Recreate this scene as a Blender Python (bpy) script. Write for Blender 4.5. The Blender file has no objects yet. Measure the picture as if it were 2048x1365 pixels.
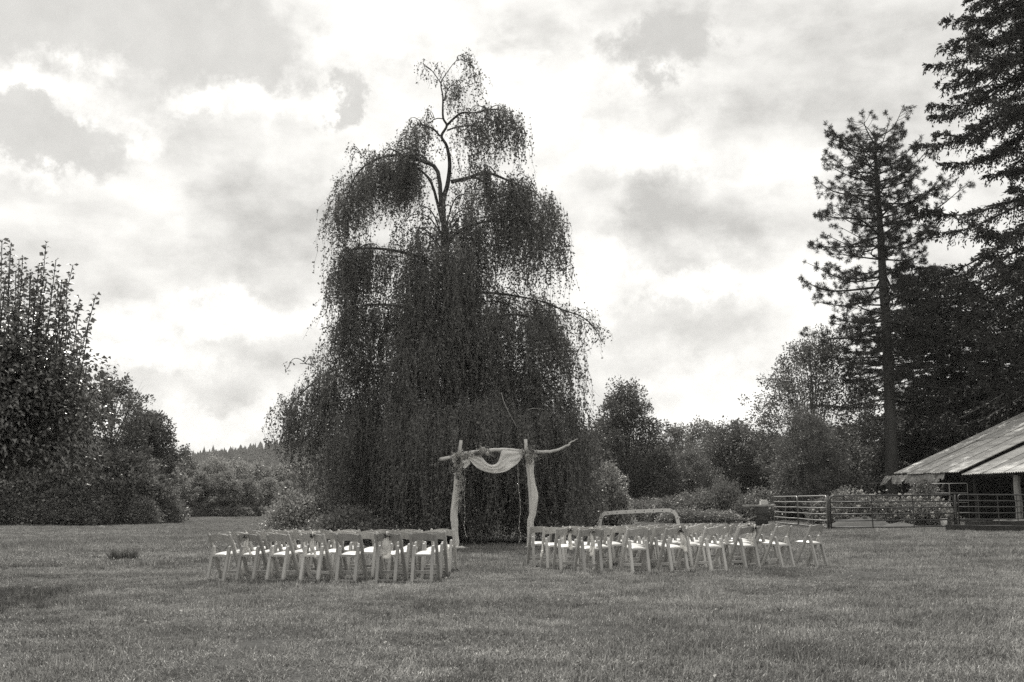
import bpy, math, random
import numpy as np
from mathutils import Vector, Matrix

# ------------------------------------------------------------------ camera, sky, sun, exposure
scene = bpy.context.scene
COL = scene.collection
F = 35.0 / 36.0 * 2048.0          # focal length in photo pixels
HORIZON = 1003.0
CAM_H = 1.27
PITCH = math.atan((HORIZON - 682.5) / F)
cam = bpy.data.cameras.new('camera')
cam.lens = 35.0; cam.sensor_width = 36.0; cam.sensor_fit = 'HORIZONTAL'
cam.clip_start = 0.1; cam.clip_end = 12000
cam_o = bpy.data.objects.new('camera', cam); COL.objects.link(cam_o)
cam_o.location = (0, 0, CAM_H); cam_o.rotation_euler = (math.pi / 2 + PITCH, 0, 0)
scene.camera = cam_o

SUN_EL = math.radians(58)
SUN_AZ = math.radians(-16)        # measured from +Y towards +X
sun_dir = Vector((math.sin(SUN_AZ) * math.cos(SUN_EL), math.cos(SUN_AZ) * math.cos(SUN_EL), math.sin(SUN_EL)))
sl = bpy.data.lights.new('sun', 'SUN'); sl.energy = 4.2; sl.angle = math.radians(0.8); sl.color = (1.0, 0.985, 0.945)
so = bpy.data.objects.new('sun', sl); COL.objects.link(so)
so.rotation_euler = sun_dir.to_track_quat('Z', 'Y').to_euler()
so.location = (0, 0, 60)

scene.view_settings.view_transform = 'Standard'
scene.view_settings.look = 'None'
scene.view_settings.gamma = 1.0
scene.view_settings.exposure = 0.5
scene.view_settings.use_curve_mapping = False
scene.render.engine = 'CYCLES'
cy = scene.cycles
cy.max_bounces = 6; cy.diffuse_bounces = 3; cy.glossy_bounces = 2; cy.transmission_bounces = 4
cy.transparent_max_bounces = 8; cy.volume_bounces = 0
cy.use_denoising = False
cy.sample_clamp_indirect = 2.0

WARM = (1.0, 0.985, 0.945)
def grey(v): return (v * WARM[0], v * WARM[1], v * WARM[2], 1.0)

def sky_dir(px, py):
    x = (px - 1024.0) / F; y = (682.5 - py) / F
    d = Vector((x, math.cos(PITCH) - y * math.sin(PITCH), math.sin(PITCH) + y * math.cos(PITCH)))
    return d.normalized()

class NG:
    """tiny node-graph helper"""
    def __init__(s, tree): s.t = tree; s.n = tree.nodes; s.l = tree.links
    def node(s, kind, **kw):
        n = s.n.new(kind)
        for k, v in kw.items(): setattr(n, k, v)
        return n
    def link(s, a, b): s.l.new(a, b)
    def put(s, sock, v):
        if isinstance(v, bpy.types.NodeSocket): s.l.new(v, sock)
        else: sock.default_value = v
    def math(s, op, a, b=None, c=None, clamp=False):
        n = s.n.new('ShaderNodeMath'); n.operation = op; n.use_clamp = clamp
        s.put(n.inputs[0], a)
        if b is not None: s.put(n.inputs[1], b)
        if c is not None: s.put(n.inputs[2], c)
        return n.outputs[0]
    def smooth(s, v, lo, hi, a=0.0, b=1.0):
        n = s.n.new('ShaderNodeMapRange'); n.interpolation_type = 'SMOOTHSTEP'
        s.put(n.inputs['Value'], v); n.inputs['From Min'].default_value = lo; n.inputs['From Max'].default_value = hi
        n.inputs['To Min'].default_value = a; n.inputs['To Max'].default_value = b
        return n.outputs['Result']
    def mixf(s, f, a, b):
        n = s.n.new('ShaderNodeMix'); n.data_type = 'FLOAT'
        s.put(n.inputs[0], f); s.put(n.inputs[2], a); s.put(n.inputs[3], b)
        return n.outputs[0]
    def mixc(s, f, a, b):
        n = s.n.new('ShaderNodeMix'); n.data_type = 'RGBA'
        s.put(n.inputs[0], f); s.put(n.inputs[6], a); s.put(n.inputs[7], b)
        return n.outputs[2]
    def comb(s, x, y, z):
        n = s.n.new('ShaderNodeCombineXYZ')
        for i, v in enumerate((x, y, z)): s.put(n.inputs[i], v)
        return n.outputs[0]
    def noise(s, vec, scale, detail=5, rough=0.55, dist=0.0):
        n = s.n.new('ShaderNodeTexNoise'); n.inputs['Scale'].default_value = scale
        n.inputs['Detail'].default_value = detail; n.inputs['Roughness'].default_value = rough
        n.inputs['Distortion'].default_value = dist
        s.put(n.inputs['Vector'], vec)
        return n.outputs[0]

def build_world():
    w = bpy.data.worlds.new('World'); scene.world = w; w.use_nodes = True
    g = NG(w.node_tree); g.n.clear()
    out = g.node('ShaderNodeOutputWorld'); bg = g.node('ShaderNodeBackground')
    bg.inputs['Strength'].default_value = 0.1
    g.link(bg.outputs[0], out.inputs['Surface'])
    sky = g.node('ShaderNodeTexSky'); sky.sky_type = 'NISHITA'; sky.sun_disc = False
    sky.sun_elevation = SUN_EL; sky.sun_rotation = SUN_AZ
    sky.air_density = 1.0; sky.dust_density = 1.5
    bw = g.node('ShaderNodeRGBToBW'); g.link(sky.outputs[0], bw.inputs[0])
    tc = g.node('ShaderNodeTexCoord')
    d = tc.outputs['Generated']
    sep = g.node('ShaderNodeSeparateXYZ'); g.link(d, sep.inputs[0])
    x, y, z = sep.outputs
    az = g.math('ARCTAN2', x, y)
    el = g.math('ARCSINE', z)
    # warp for the edges
    wn = g.node('ShaderNodeTexNoise'); wn.inputs['Scale'].default_value = 11.0; wn.inputs['Detail'].default_value = 7
    wn.inputs['Roughness'].default_value = 0.66
    g.link(d, wn.inputs['Vector'])
    ws = g.node('ShaderNodeSeparateXYZ'); g.link(wn.outputs['Color'], ws.inputs[0])
    azw = g.math('ADD', az, g.math('MULTIPLY', g.math('SUBTRACT', ws.outputs[0], 0.5), 0.20))
    elw = g.math('ADD', el, g.math('MULTIPLY', g.math('SUBTRACT', ws.outputs[1], 0.5), 0.15))
    def cells(scale):
        n = g.node('ShaderNodeTexVoronoi'); n.feature = 'SMOOTH_F1'; n.inputs['Scale'].default_value = scale; n.inputs['Smoothness'].default_value = 0.35
        wd = g.node('ShaderNodeVectorMath', operation='MULTIPLY_ADD'); g.link(wn.outputs['Color'], wd.inputs[0]); wd.inputs[1].default_value = (0.05, 0.05, 0.05); g.link(d, wd.inputs[2])
        g.link(wd.outputs[0], n.inputs['Vector']); return n.outputs['Distance']
    billow = g.math('ADD', g.math('MULTIPLY', cells(13.0), 0.6), g.math('MULTIPLY', cells(34.0), 0.4))
    bil = g.math('SUBTRACT', billow, 0.45)
    def blob(px, py, rx, ry, soft=0.75):
        v = sky_dir(px, py); a0 = math.atan2(v.x, v.y); e0 = math.asin(v.z)
        da = g.math('DIVIDE', g.math('SUBTRACT', azw, a0), rx / F)
        de = g.math('DIVIDE', g.math('SUBTRACT', elw, e0), ry / F)
        r = g.math('SQRT', g.math('ADD', g.math('MULTIPLY', da, da), g.math('MULTIPLY', de, de)))
        r = g.math('SUBTRACT', r, g.math('MULTIPLY', bil, 0.75)) if soft < 0.6 else r
        return g.smooth(r, 1.0 + soft * 0.5, 1.0 - soft, 0.0, 1.0)
    pd = g.comb(x, y, g.math('MULTIPLY', z, 1.9))
    n1 = g.noise(pd, 4.2, 9, 0.56, 0.1)
    # same field sampled towards the zenith: tells lit tops from grey bases
    n2 = g.noise(g.comb(x, y, g.math('ADD', g.math('MULTIPLY', z, 1.9), 0.035)), 4.2, 9, 0.56, 0.1)
    fine = g.noise(d, 26.0, 5, 0.6)
    # open-sky gaps
    gaps = None
    for b in ((330, 60, 330, 100), (90, 270, 150, 60), (480, 120, 150, 80), (1335, 95, 110, 80), (690, 215, 42, 62)):
        v = blob(*b, soft=0.36)
        gaps = v if gaps is None else g.math('MAXIMUM', gaps, v)
    # grey undersides and bright heads
    under = None
    for b, wt in (((560, 450, 230, 120), 1.0), ((1330, 430, 220, 95), 1.1), ((420, 770, 280, 50), .55), ((350, 300, 170, 60), .3),
                  ((1380, 650, 220, 45), .55), ((1700, 200, 220, 160), .6), ((520, 560, 170, 45), .5), ((1250, 230, 160, 60), .35), ((1900, 330, 200, 80), .35),
                  ((100, 620, 150, 60), .4), ((700, 700, 120, 60), .4)):
        v = g.math('MULTIPLY', blob(*b, soft=0.9), wt)
        under = v if under is None else g.math('MAXIMUM', under, v)
    heads = None
    for b, wt in (((80, 140, 130, 85), 1.0), ((240, 260, 90, 38), .8), ((390, 225, 90, 34), .9), ((560, 190, 110, 60), .9), ((800, 80, 220, 90), 1.0),
                  ((1120, 160, 190, 130), .9), ((1280, 300, 170, 60), .8), ((420, 640, 260, 34), .8), ((250, 700, 160, 30), .7), ((1400, 570, 230, 34), .8), ((1450, 780, 180, 60), .7), ((480, 860, 180, 40), .6),
                  ((1600, 560, 90, 110), .7), ((60, 330, 120, 34), .6), ((1620, 300, 110, 80), .5), ((1180, 560, 60, 200), .5)):
        v = g.math('MULTIPLY', blob(*b, soft=0.7), wt)
        heads = v if heads is None else g.math('MAXIMUM', heads, v)
    lit = g.math('MULTIPLY', g.math('SUBTRACT', n1, n2), 5.0)
    val = g.math('ADD', 6.8, g.math('MULTIPLY', lit, 1.7))
    val = g.math('ADD', val, g.math('MULTIPLY', g.math('SUBTRACT', n1, 0.5), 3.0))
    val = g.math('ADD', val, g.math('MULTIPLY', heads, 1.9))
    val = g.math('SUBTRACT', val, g.math('MULTIPLY', under, 2.0))
    val = g.math('ADD', val, g.math('MULTIPLY', g.math('SUBTRACT', fine, 0.5), 1.2))
    val = g.math('SUBTRACT', val, g.math('MULTIPLY', bil, 1.5))
    val = g.math('MINIMUM', g.math('MAXIMUM', val, 4.3), 8.5)
    cover = g.smooth(n1, 0.27, 0.36, 0.0, 1.0)
    cover = g.math('MAXIMUM', cover, heads)
    cover = g.math('MULTIPLY', cover, g.math('SUBTRACT', 1.0, g.math('MULTIPLY', gaps, 0.92)))
    air = g.math('MULTIPLY', bw.outputs[0], 1.0)
    air = g.math('ADD', g.math('MAXIMUM', g.math('MINIMUM', air, 5.0), 4.6), g.math('MULTIPLY', g.math('SUBTRACT', fine, 0.45), 1.6))
    v = g.mixf(cover, air, val)
    colr = g.node('ShaderNodeVectorMath', operation='SCALE'); colr.inputs[0].default_value = WARM
    g.link(v, colr.inputs['Scale'])
    g.link(colr.outputs[0], bg.inputs['Color'])
build_world()

# ------------------------------------------------------------------ pixel rays and ground
def gz(x, y=0.0):
    return 0.01 * np.clip(x, -12.0, 16.0)
def ray(px, py):
    x = (px - 1024.0) / F; y = (682.5 - py) / F
    return Vector((x, math.cos(PITCH) - y * math.sin(PITCH), math.sin(PITCH) + y * math.cos(PITCH)))
def at_Y(px, py, Y):
    d = ray(px, py); t = Y / d.y
    return Vector((d.x * t, Y, CAM_H + d.z * t))
def on_ground(px, py):
    d = ray(px, py); g0 = 0.0
    for _ in range(6):
        t = (g0 - CAM_H) / d.z; g0 = float(gz(d.x * t))
    return Vector((d.x * t, d.y * t, g0))
def at_px(px, Y):
    """ground point below image column px at depth Y"""
    x = (px - 1024.0) / F * Y / math.cos(PITCH) * 1.0
    # column position varies a little with height because of the pitch; use the ground row
    for _ in range(3):
        zc = Y * math.cos(PITCH) + (float(gz(x)) - CAM_H) * math.sin(PITCH)
        x = (px - 1024.0) / F * zc
    return Vector((x, Y, float(gz(x))))

# ------------------------------------------------------------------ materials
MATS = {}
def base_mat(name):
    m = bpy.data.materials.new(name); m.use_nodes = True
    g = NG(m.node_tree); g.n.clear()
    out = g.node('ShaderNodeOutputMaterial')
    MATS[name] = m
    return m, g, out
def surf(name, val, var=0.25, scale=8.0, rough=0.7, bump=0.2, bscale=60.0, metallic=0.0, stretch=(1, 1, 1), spec=0.3, dark=None, dscale=2.0):
    """grey surface with two scales of variation and fine relief"""
    m, g, out = base_mat(name)
    b = g.node('ShaderNodeBsdfPrincipled'); g.link(b.outputs[0], out.inputs[0])
    tc = g.node('ShaderNodeTexCoord'); mp = g.node('ShaderNodeMapping'); mp.inputs['Scale'].default_value = stretch
    g.link(tc.outputs['Object'], mp.inputs['Vector']); v = mp.outputs[0]
    oi = g.node('ShaderNodeObjectInfo')
    n1 = g.noise(v, scale, 6, 0.6)
    f = g.math('ADD', 1.0, g.math('MULTIPLY', g.math('SUBTRACT', n1, 0.5), 2.0 * var))
    f = g.math('MULTIPLY', f, g.math('ADD', 0.88, g.math('MULTIPLY', oi.outputs['Random'], 0.24)))
    if dark:
        n2 = g.noise(v, dscale, 5, 0.65)
        f = g.math('MULTIPLY', f, g.smooth(n2, 0.5, 0.68, 1.0, dark))
    cs = g.node('ShaderNodeVectorMath', operation='SCALE'); cs.inputs[0].default_value = grey(val)[:3]
    g.link(f, cs.inputs['Scale']); g.link(cs.outputs[0], b.inputs['Base Color'])
    b.inputs['Roughness'].default_value = rough; b.inputs['Metallic'].default_value = metallic
    b.inputs['Specular IOR Level'].default_value = spec
    if bump:
        bp = g.node('ShaderNodeBump'); bp.inputs['Strength'].default_value = bump; bp.inputs['Distance'].default_value = 0.01
        g.link(g.noise(v, bscale, 4, 0.6), bp.inputs['Height']); g.link(bp.outputs[0], b.inputs['Normal'])
    return m
def leaf(name, val, var=0.6, trans=0.3, gloss=0.06, rough=0.45):
    """leaf: diffuse + light through the blade + a little sheen, each leaf its own tone"""
    m, g, out = base_mat(name)
    geo = g.node('ShaderNodeNewGeometry')
    rnd = geo.outputs['Random Per Island']
    oi = g.node('ShaderNodeObjectInfo')
    f = g.math('ADD', 1.0 - var * 0.5, g.math('MULTIPLY', rnd, var))
    f = g.math('MULTIPLY', f, g.math('ADD', 0.85, g.math('MULTIPLY', oi.outputs['Random'], 0.3)))
    cs = g.node('ShaderNodeVectorMath', operation='SCALE'); cs.inputs[0].default_value = grey(val)[:3]
    g.link(f, cs.inputs['Scale'])
    d = g.node('ShaderNodeBsdfDiffuse'); t = g.node('ShaderNodeBsdfTranslucent'); gl = g.node('ShaderNodeBsdfGlossy')
    gl.inputs['Roughness'].default_value = rough; gl.inputs['Color'].default_value = grey(0.8)
    g.link(cs.outputs[0], d.inputs[0]); g.link(cs.outputs[0], t.inputs[0])
    m1 = g.node('ShaderNodeMixShader'); m1.inputs[0].default_value = trans
    g.link(d.outputs[0], m1.inputs[1]); g.link(t.outputs[0], m1.inputs[2])
    m2 = g.node('ShaderNodeMixShader'); m2.inputs[0].default_value = gloss
    g.link(m1.outputs[0], m2.inputs[1]); g.link(gl.outputs[0], m2.inputs[2])
    g.link(m2.outputs[0], out.inputs[0])
    return m
def cloth(name, val, see=0.15, trans=0.35):
    m, g, out = base_mat(name)
    d = g.node('ShaderNodeBsdfDiffuse'); t = g.node('ShaderNodeBsdfTranslucent'); tr = g.node('ShaderNodeBsdfTransparent')
    tc = g.node('ShaderNodeTexCoord')
    n = g.noise(tc.outputs['Object'], 90.0, 3, 0.6)
    n0 = g.noise(tc.outputs['Object'], 9.0, 4, 0.6)
    f = g.math('ADD', 0.8, g.math('MULTIPLY', n0, 0.4))
    cs = g.node('ShaderNodeVectorMath', operation='SCALE'); cs.inputs[0].default_value = grey(val)[:3]
    g.link(f, cs.inputs['Scale'])
    bp = g.node('ShaderNodeBump'); bp.inputs['Strength'].default_value = 0.4; bp.inputs['Distance'].default_value = 0.01
    g.link(n0, bp.inputs['Height']); g.link(bp.outputs[0], d.inputs['Normal'])
    g.link(cs.outputs[0], d.inputs[0]); g.link(cs.outputs[0], t.inputs[0])
    m1 = g.node('ShaderNodeMixShader'); m1.inputs[0].default_value = trans
    g.link(d.outputs[0], m1.inputs[1]); g.link(t.outputs[0], m1.inputs[2])
    m2 = g.node('ShaderNodeMixShader')
    g.link(g.smooth(n, 0.35, 0.7, 0.0, see * 2), m2.inputs[0])
    g.link(m1.outputs[0], m2.inputs[1]); g.link(tr.outputs[0], m2.inputs[2])
    g.link(m2.outputs[0], out.inputs[0])
    return m

def grass_mat(name, val):
    m = leaf(name, val, 1.2, 0.38, 0.03); g = NG(m.node_tree)
    sc = [n for n in g.n if n.bl_idname == 'ShaderNodeVectorMath'][0]; old = sc.inputs['Scale'].links[0].from_socket
    geo = g.node('ShaderNodeNewGeometry'); st = g.node('ShaderNodeMapping'); st.inputs['Scale'].default_value = (0.7, 1.0, 1.0); g.link(geo.outputs['Position'], st.inputs[0])
    a = g.noise(st.outputs[0], 0.45, 4, 0.6); b = g.noise(st.outputs[0], 2.4, 5, 0.65)
    f = g.math('MULTIPLY', g.smooth(a, 0.28, 0.72, 0.66, 1.28), g.smooth(b, 0.28, 0.72, 0.58, 1.42))
    g.link(g.math('MULTIPLY', old, f), sc.inputs['Scale']); return m

def ground_mat():
    m, g, out = base_mat('soil_and_turf')
    b = g.node('ShaderNodeBsdfPrincipled'); g.link(b.outputs[0], out.inputs[0])
    geo = g.node('ShaderNodeNewGeometry'); v = geo.outputs['Position']
    a = g.noise(v, 0.35, 5, 0.6); c = g.noise(v, 3.0, 6, 0.65); e = g.noise(v, 30.0, 4, 0.7)
    f = g.math('ADD', 0.45, g.math('MULTIPLY', a, 0.5))
    f = g.math('ADD', f, g.math('MULTIPLY', g.math('SUBTRACT', c, 0.5), 0.9))
    f = g.math('ADD', f, g.math('MULTIPLY', g.math('SUBTRACT', e, 0.5), 1.1))
    f = g.math('MAXIMUM', f, 0.2)
    cs = g.node('ShaderNodeVectorMath', operation='SCALE'); cs.inputs[0].default_value = grey(0.10)[:3]
    g.link(f, cs.inputs['Scale']); g.link(cs.outputs[0], b.inputs['Base Color'])
    b.inputs['Roughness'].default_value = 0.95; b.inputs['Specular IOR Level'].default_value = 0.05
    bp = g.node('ShaderNodeBump'); bp.inputs['Strength'].default_value = 0.6; bp.inputs['Distance'].default_value = 0.05
    g.link(e, bp.inputs['Height']); g.link(bp.outputs[0], b.inputs['Normal'])
    return m

M_GROUND = ground_mat()
M_GRASS = grass_mat('lawn_grass_blade', 0.205)
M_FIELD = grass_mat('field_grass_blade', 0.20)
M_TUFT = leaf('dark_grass_blade', 0.085, 0.8, 0.3, 0.05)
M_BIRCH = leaf('birch_leaf', 0.10, 1.1, 0.40, 0.06)
M_APPLE = leaf('apple_leaf', 0.085, 0.9, 0.35, 0.16, 0.35)
M_BROAD = leaf('broad_leaf', 0.092, 0.9, 0.38, 0.05)
M_BROAD_L = leaf('pale_broad_leaf', 0.15, 0.8, 0.4, 0.06)
M_FARB = leaf('hazel_leaf', 0.20, 0.8, 0.4, 0.06)
M_FARL = leaf('sallow_leaf', 0.27, 0.8, 0.4, 0.06)
M_SHRUB = leaf('shrub_leaf', 0.16, 0.9, 0.38, 0.05)
M_SHRUB_L = leaf('pale_shrub_leaf', 0.27, 0.9, 0.42, 0.08)
M_BRAMBLE = leaf('bramble_leaf', 0.15, 0.9, 0.38, 0.07)
M_FIR = leaf('fir_needle', 0.042, 0.8, 0.2, 0.03)
M_PINE = leaf('pine_needle', 0.05, 0.8, 0.25, 0.04)
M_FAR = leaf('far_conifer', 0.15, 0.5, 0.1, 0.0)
M_HILL = surf('hill_wood_floor', 0.07, 0.3, 0.05, 0.95, 0, spec=0.05)
M_BARK = surf('bark', 0.06, 0.5, 14.0, 0.9, 0.8, 40.0, stretch=(1, 1, 0.25), spec=0.1)
M_BARKP = surf('pine_bark', 0.065, 0.6, 5.0, 0.9, 1.0, 12.0, stretch=(1, 1, 0.2), spec=0.1)
M_BARKB = surf('birch_bark', 0.075, 0.6, 6.0, 0.8, 0.5, 30.0, dark=0.3, dscale=3.0, spec=0.1)
M_TWIG = surf('pale_twig', 0.3, 0.3, 10, 0.8, 0.3, 40)
M_WOOD = [surf('chair_wood_%s' % n, v, 0.28, 9.0, 0.5, 0.15, 50.0, stretch=(3, 3, 0.6), spec=0.3, dark=0.8)
          for n, v in (('pale', 0.46), ('tan', 0.36), ('worn', 0.53))]
M_PAD = surf('seat_vinyl', 0.50, 0.06, 6.0, 0.4, 0.05, 80.0, spec=0.5)
M_DRIFT = surf('peeled_log', 0.46, 0.35, 7.0, 0.8, 0.5, 40.0, stretch=(1, 1, 1), dark=0.7, dscale=4)
M_DRAPE = cloth('sheer_drape', 0.82, 0.07, 0.35)
M_LACE = cloth('lace_ribbon', 0.78, 0.12, 0.35)
M_PETAL = leaf('pale_petal', 0.55, 0.4, 0.3, 0.02)
M_PETALD = leaf('dusky_petal', 0.22, 0.6, 0.3, 0.02)
M_SPRIG = leaf('dark_sprig', 0.05, 0.7, 0.2, 0.05)
M_EUCA = leaf('silver_leaf', 0.28, 0.7, 0.3, 0.05)
M_WIRE = surf('light_wire', 0.40, 0.1, 5, 0.5, 0)
M_BULB = surf('glass_bead', 0.75, 0.1, 5, 0.15, 0, spec=0.6)
M_TIN = surf('corrugated_tin', 0.52, 0.4, 1.6, 0.42, 0.1, 30.0, metallic=0.35, stretch=(0.25, 2.0, 1.0), spec=0.5, dark=0.5, dscale=0.9)
M_TIN2 = surf('rusted_tin', 0.40, 0.35, 2.2, 0.6, 0.15, 30.0, metallic=0.2, stretch=(0.25, 2.0, 1.0), spec=0.4, dark=0.6, dscale=1.2)
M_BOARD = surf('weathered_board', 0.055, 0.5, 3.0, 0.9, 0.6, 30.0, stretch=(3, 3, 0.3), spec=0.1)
M_POSTW = surf('pale_post', 0.32, 0.4, 3.0, 0.9, 0.5, 30.0, stretch=(3, 3, 0.4), dark=0.6, spec=0.1)
M_PANEL = surf('grey_sheet', 0.22, 0.35, 2.0, 0.7, 0.2, 20.0, dark=0.6, spec=0.2)
M_FELT = surf('torn_felt', 0.30, 0.5, 5.0, 0.95, 0.9, 25.0, spec=0.1)
M_TUBE = surf('dark_steel_tube', 0.05, 0.4, 6.0, 0.45, 0.1, 40, metallic=0.4, spec=0.4)
M_TUBEL = surf('galvanised_tube', 0.22, 0.3, 6.0, 0.45, 0.1, 40, metallic=0.5, spec=0.5)
M_HOOP = surf('chipped_white_steel', 0.55, 0.25, 5.0, 0.5, 0.15, 30, dark=0.7, dscale=5, spec=0.4)
M_HOLE_SHADE = surf('hole_shade_disc', 0.012, 0.1, 5, 0.9, 0)  # near-black colour painted in for the shade inside the bolt holes
M_GRAVEL = surf('gravel_heap', 0.085, 0.5, 14.0, 0.95, 1.0, 30.0, spec=0.1)
M_BARREL = surf('rusty_barrel', 0.06, 0.5, 4.0, 0.8, 0.3, 30, spec=0.2)
M_BUCKET = surf('plastic_bucket', 0.55, 0.15, 6.0, 0.5, 0.05)
M_STONE = surf('field_stone', 0.24, 0.3, 20.0, 0.9, 0.4)

# ------------------------------------------------------------------ mesh helpers
class MB:
    """collects vertices and faces, builds ONE mesh object"""
    def __init__(s): s.v = []; s.f4 = []; s.f3 = []; s.n = 0; s.big = []
    def verts(s, arr):
        arr = np.asarray(arr, dtype=np.float64).reshape(-1, 3); b = s.n
        s.v.append(arr); s.n += len(arr); return b
    def quads(s, idx): s.f4.append(np.asarray(idx, dtype=np.int64).reshape(-1, 4))
    def tris(s, idx): s.f3.append(np.asarray(idx, dtype=np.int64).reshape(-1, 3))
    def poly(s, idx): s.big.append(list(idx))
    def box(s, c, size, rot=None):
        sx, sy, sz = [q / 2 for q in size]
        p = np.array([(-sx, -sy, -sz), (sx, -sy, -sz), (sx, sy, -sz), (-sx, sy, -sz), (-sx, -sy, sz), (sx, -sy, sz), (sx, sy, sz), (-sx, sy, sz)])
        if rot is not None: p = p @ np.array(rot).T
        b = s.verts(p + np.array(c))
        s.quads(np.array([(0, 3, 2, 1), (4, 5, 6, 7), (0, 1, 5, 4), (1, 2, 6, 5), (2, 3, 7, 6), (3, 0, 4, 7)]) + b)
    def bar(s, a, b_, w, h, up=(0, 0, 1)):
        """box from a to b, width w sideways, h along 'up'"""
        a = np.array(a, float); b_ = np.array(b_, float); d = b_ - a; L = np.linalg.norm(d); d = d / L
        side = np.cross(d, np.array(up, float)); side /= np.linalg.norm(side); u = np.cross(side, d)
        s.box((a + b_) / 2, (L, w, h), np.stack([d, side, u], axis=1))
    def tube(s, pts, rad, sides=6, cap=True):
        pts = np.asarray([tuple(p) for p in pts], float); n = len(pts)
        rad = np.full(n, rad) if np.isscalar(rad) else np.asarray(rad, float)
        t = np.gradient(pts, axis=0); t /= np.maximum(np.linalg.norm(t, axis=1, keepdims=True), 1e-9)
        ref = np.array((0.31, 0.83, 0.21)) if abs(t[0][1]) < 0.9 else np.array((0.9, 0.1, 0.2))
        ang = np.linspace(0, 2 * np.pi, sides, endpoint=False)
        rings = []
        for i in range(n):
            a = np.cross(t[i], ref); a /= max(np.linalg.norm(a), 1e-9); c = np.cross(t[i], a); ref = -np.cross(t[i], a) if False else ref
            rings.append(pts[i] + rad[i] * (np.cos(ang)[:, None] * a + np.sin(ang)[:, None] * c))
        b = s.verts(np.concatenate(rings))
        k = np.arange(sides); k2 = (k + 1) % sides
        for i in range(n - 1):
            s.quads(np.stack([b + i * sides + k, b + i * sides + k2, b + (i + 1) * sides + k2, b + (i + 1) * sides + k], axis=1))
        if cap:
            s.poly([b + q for q in range(sides)][::-1]); s.poly([b + (n - 1) * sides + q for q in range(sides)])
    def build(s, name, mat, parent=None, smooth=False):
        me = bpy.data.meshes.new(name)
        v = np.concatenate(s.v) if s.v else np.zeros((0, 3))
        f4 = np.concatenate(s.f4) if s.f4 else np.zeros((0, 4), int)
        f3 = np.concatenate(s.f3) if s.f3 else np.zeros((0, 3), int)
        bigl = [q for f in s.big for q in f]; bign = [len(f) for f in s.big]
        loops = np.concatenate([f4.ravel(), f3.ravel(), np.array(bigl, int)]).astype(np.int32)
        tot = np.concatenate([np.full(len(f4), 4), np.full(len(f3), 3), np.array(bign, int)]).astype(np.int32)
        start = np.concatenate([[0], np.cumsum(tot)[:-1]]).astype(np.int32) if len(tot) else np.zeros(0, np.int32)
        me.vertices.add(len(v)); me.vertices.foreach_set('co', v.astype(np.float32).ravel())
        me.loops.add(len(loops)); me.loops.foreach_set('vertex_index', loops)
        me.polygons.add(len(tot)); me.polygons.foreach_set('loop_start', start); me.polygons.foreach_set('loop_total', tot)
        me.polygons.foreach_set('use_smooth', np.full(len(tot), smooth))
        me.update(calc_edges=True); me.validate()
        me.materials.append(mat)
        o = bpy.data.objects.new(name, me); COL.objects.link(o)
        if parent is not None: o.parent = parent
        return o

def tag(o, label, cat, group=None, kind=None):
    if label: o['label'] = label
    if cat: o['category'] = cat
    if group: o['group'] = group
    if kind: o['kind'] = kind
    return o
def thing(name, loc=(0, 0, 0), rz=0.0, label=None, cat=None, group=None, scale=None):
    o = bpy.data.objects.new(name, None); COL.objects.link(o)
    o.empty_display_size = 0.2
    o.location = loc; o.rotation_euler = (0, 0, rz)
    if scale: o.scale = scale
    return tag(o, label, cat, group)
def struct(o): o['kind'] = 'structure'; return o
def kids(o): return [c for c in bpy.data.objects if c.parent == o]
def copy_thing(src, loc, rz, scale=None, label=None, mat=None):
    ch = CHILDREN.setdefault(src.name, kids(src))
    r = src.copy(); COL.objects.link(r); r.location = loc; r.rotation_euler = (0, 0, rz)
    if scale: r.scale = scale
    if label: r['label'] = label
    for c in ch:
        k = c.copy(); COL.objects.link(k); k.parent = r
    return r
CHILDREN = {}

def unit(a): return a / np.maximum(np.linalg.norm(a, axis=-1, keepdims=True), 1e-9)
def leaf_quads(mb, P, A, L, W, rng, flat=0.0, droop=0.0):
    """one diamond blade per row: base P, axis A, length L, width W; flat pulls the blade's normal upwards"""
    N = len(P); A = unit(A)
    nr = unit(rng.normal(size=(N, 3)))
    if flat: nr = unit(nr * (1 - flat) + np.array((0, 0, 1.0)) * flat)
    S = unit(np.cross(A, nr)); Nn = np.cross(S, A)
    L = np.broadcast_to(np.asarray(L, float), (N,))[:, None]; W = np.broadcast_to(np.asarray(W, float), (N,))[:, None]
    mid = P + A * L * 0.45 + Nn * L * 0.06
    v = np.stack([P, mid + S * W * 0.5, P + A * L - Nn * L * droop, mid - S * W * 0.5], axis=1)
    b = mb.verts(v); i = b + np.arange(N)[:, None] * 4
    mb.quads(np.concatenate([i, i + 1, i + 2, i + 3], axis=1))
def curve_pts(ctrl, n):
    """Catmull-Rom through control points"""
    c = np.asarray([tuple(p) for p in ctrl], float)
    c = np.vstack([2 * c[0] - c[1], c, 2 * c[-1] - c[-2]])
    t = np.linspace(0, len(c) - 3 - 1e-6, n); k = t.astype(int); u = (t - k)[:, None]
    p0, p1, p2, p3 = c[k], c[k + 1], c[k + 2], c[k + 3]
    return 0.5 * ((2 * p1) + (-p0 + p2) * u + (2 * p0 - 5 * p1 + 4 * p2 - p3) * u ** 2 + (-p0 + 3 * p1 - 3 * p2 + p3) * u ** 3)

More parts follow.
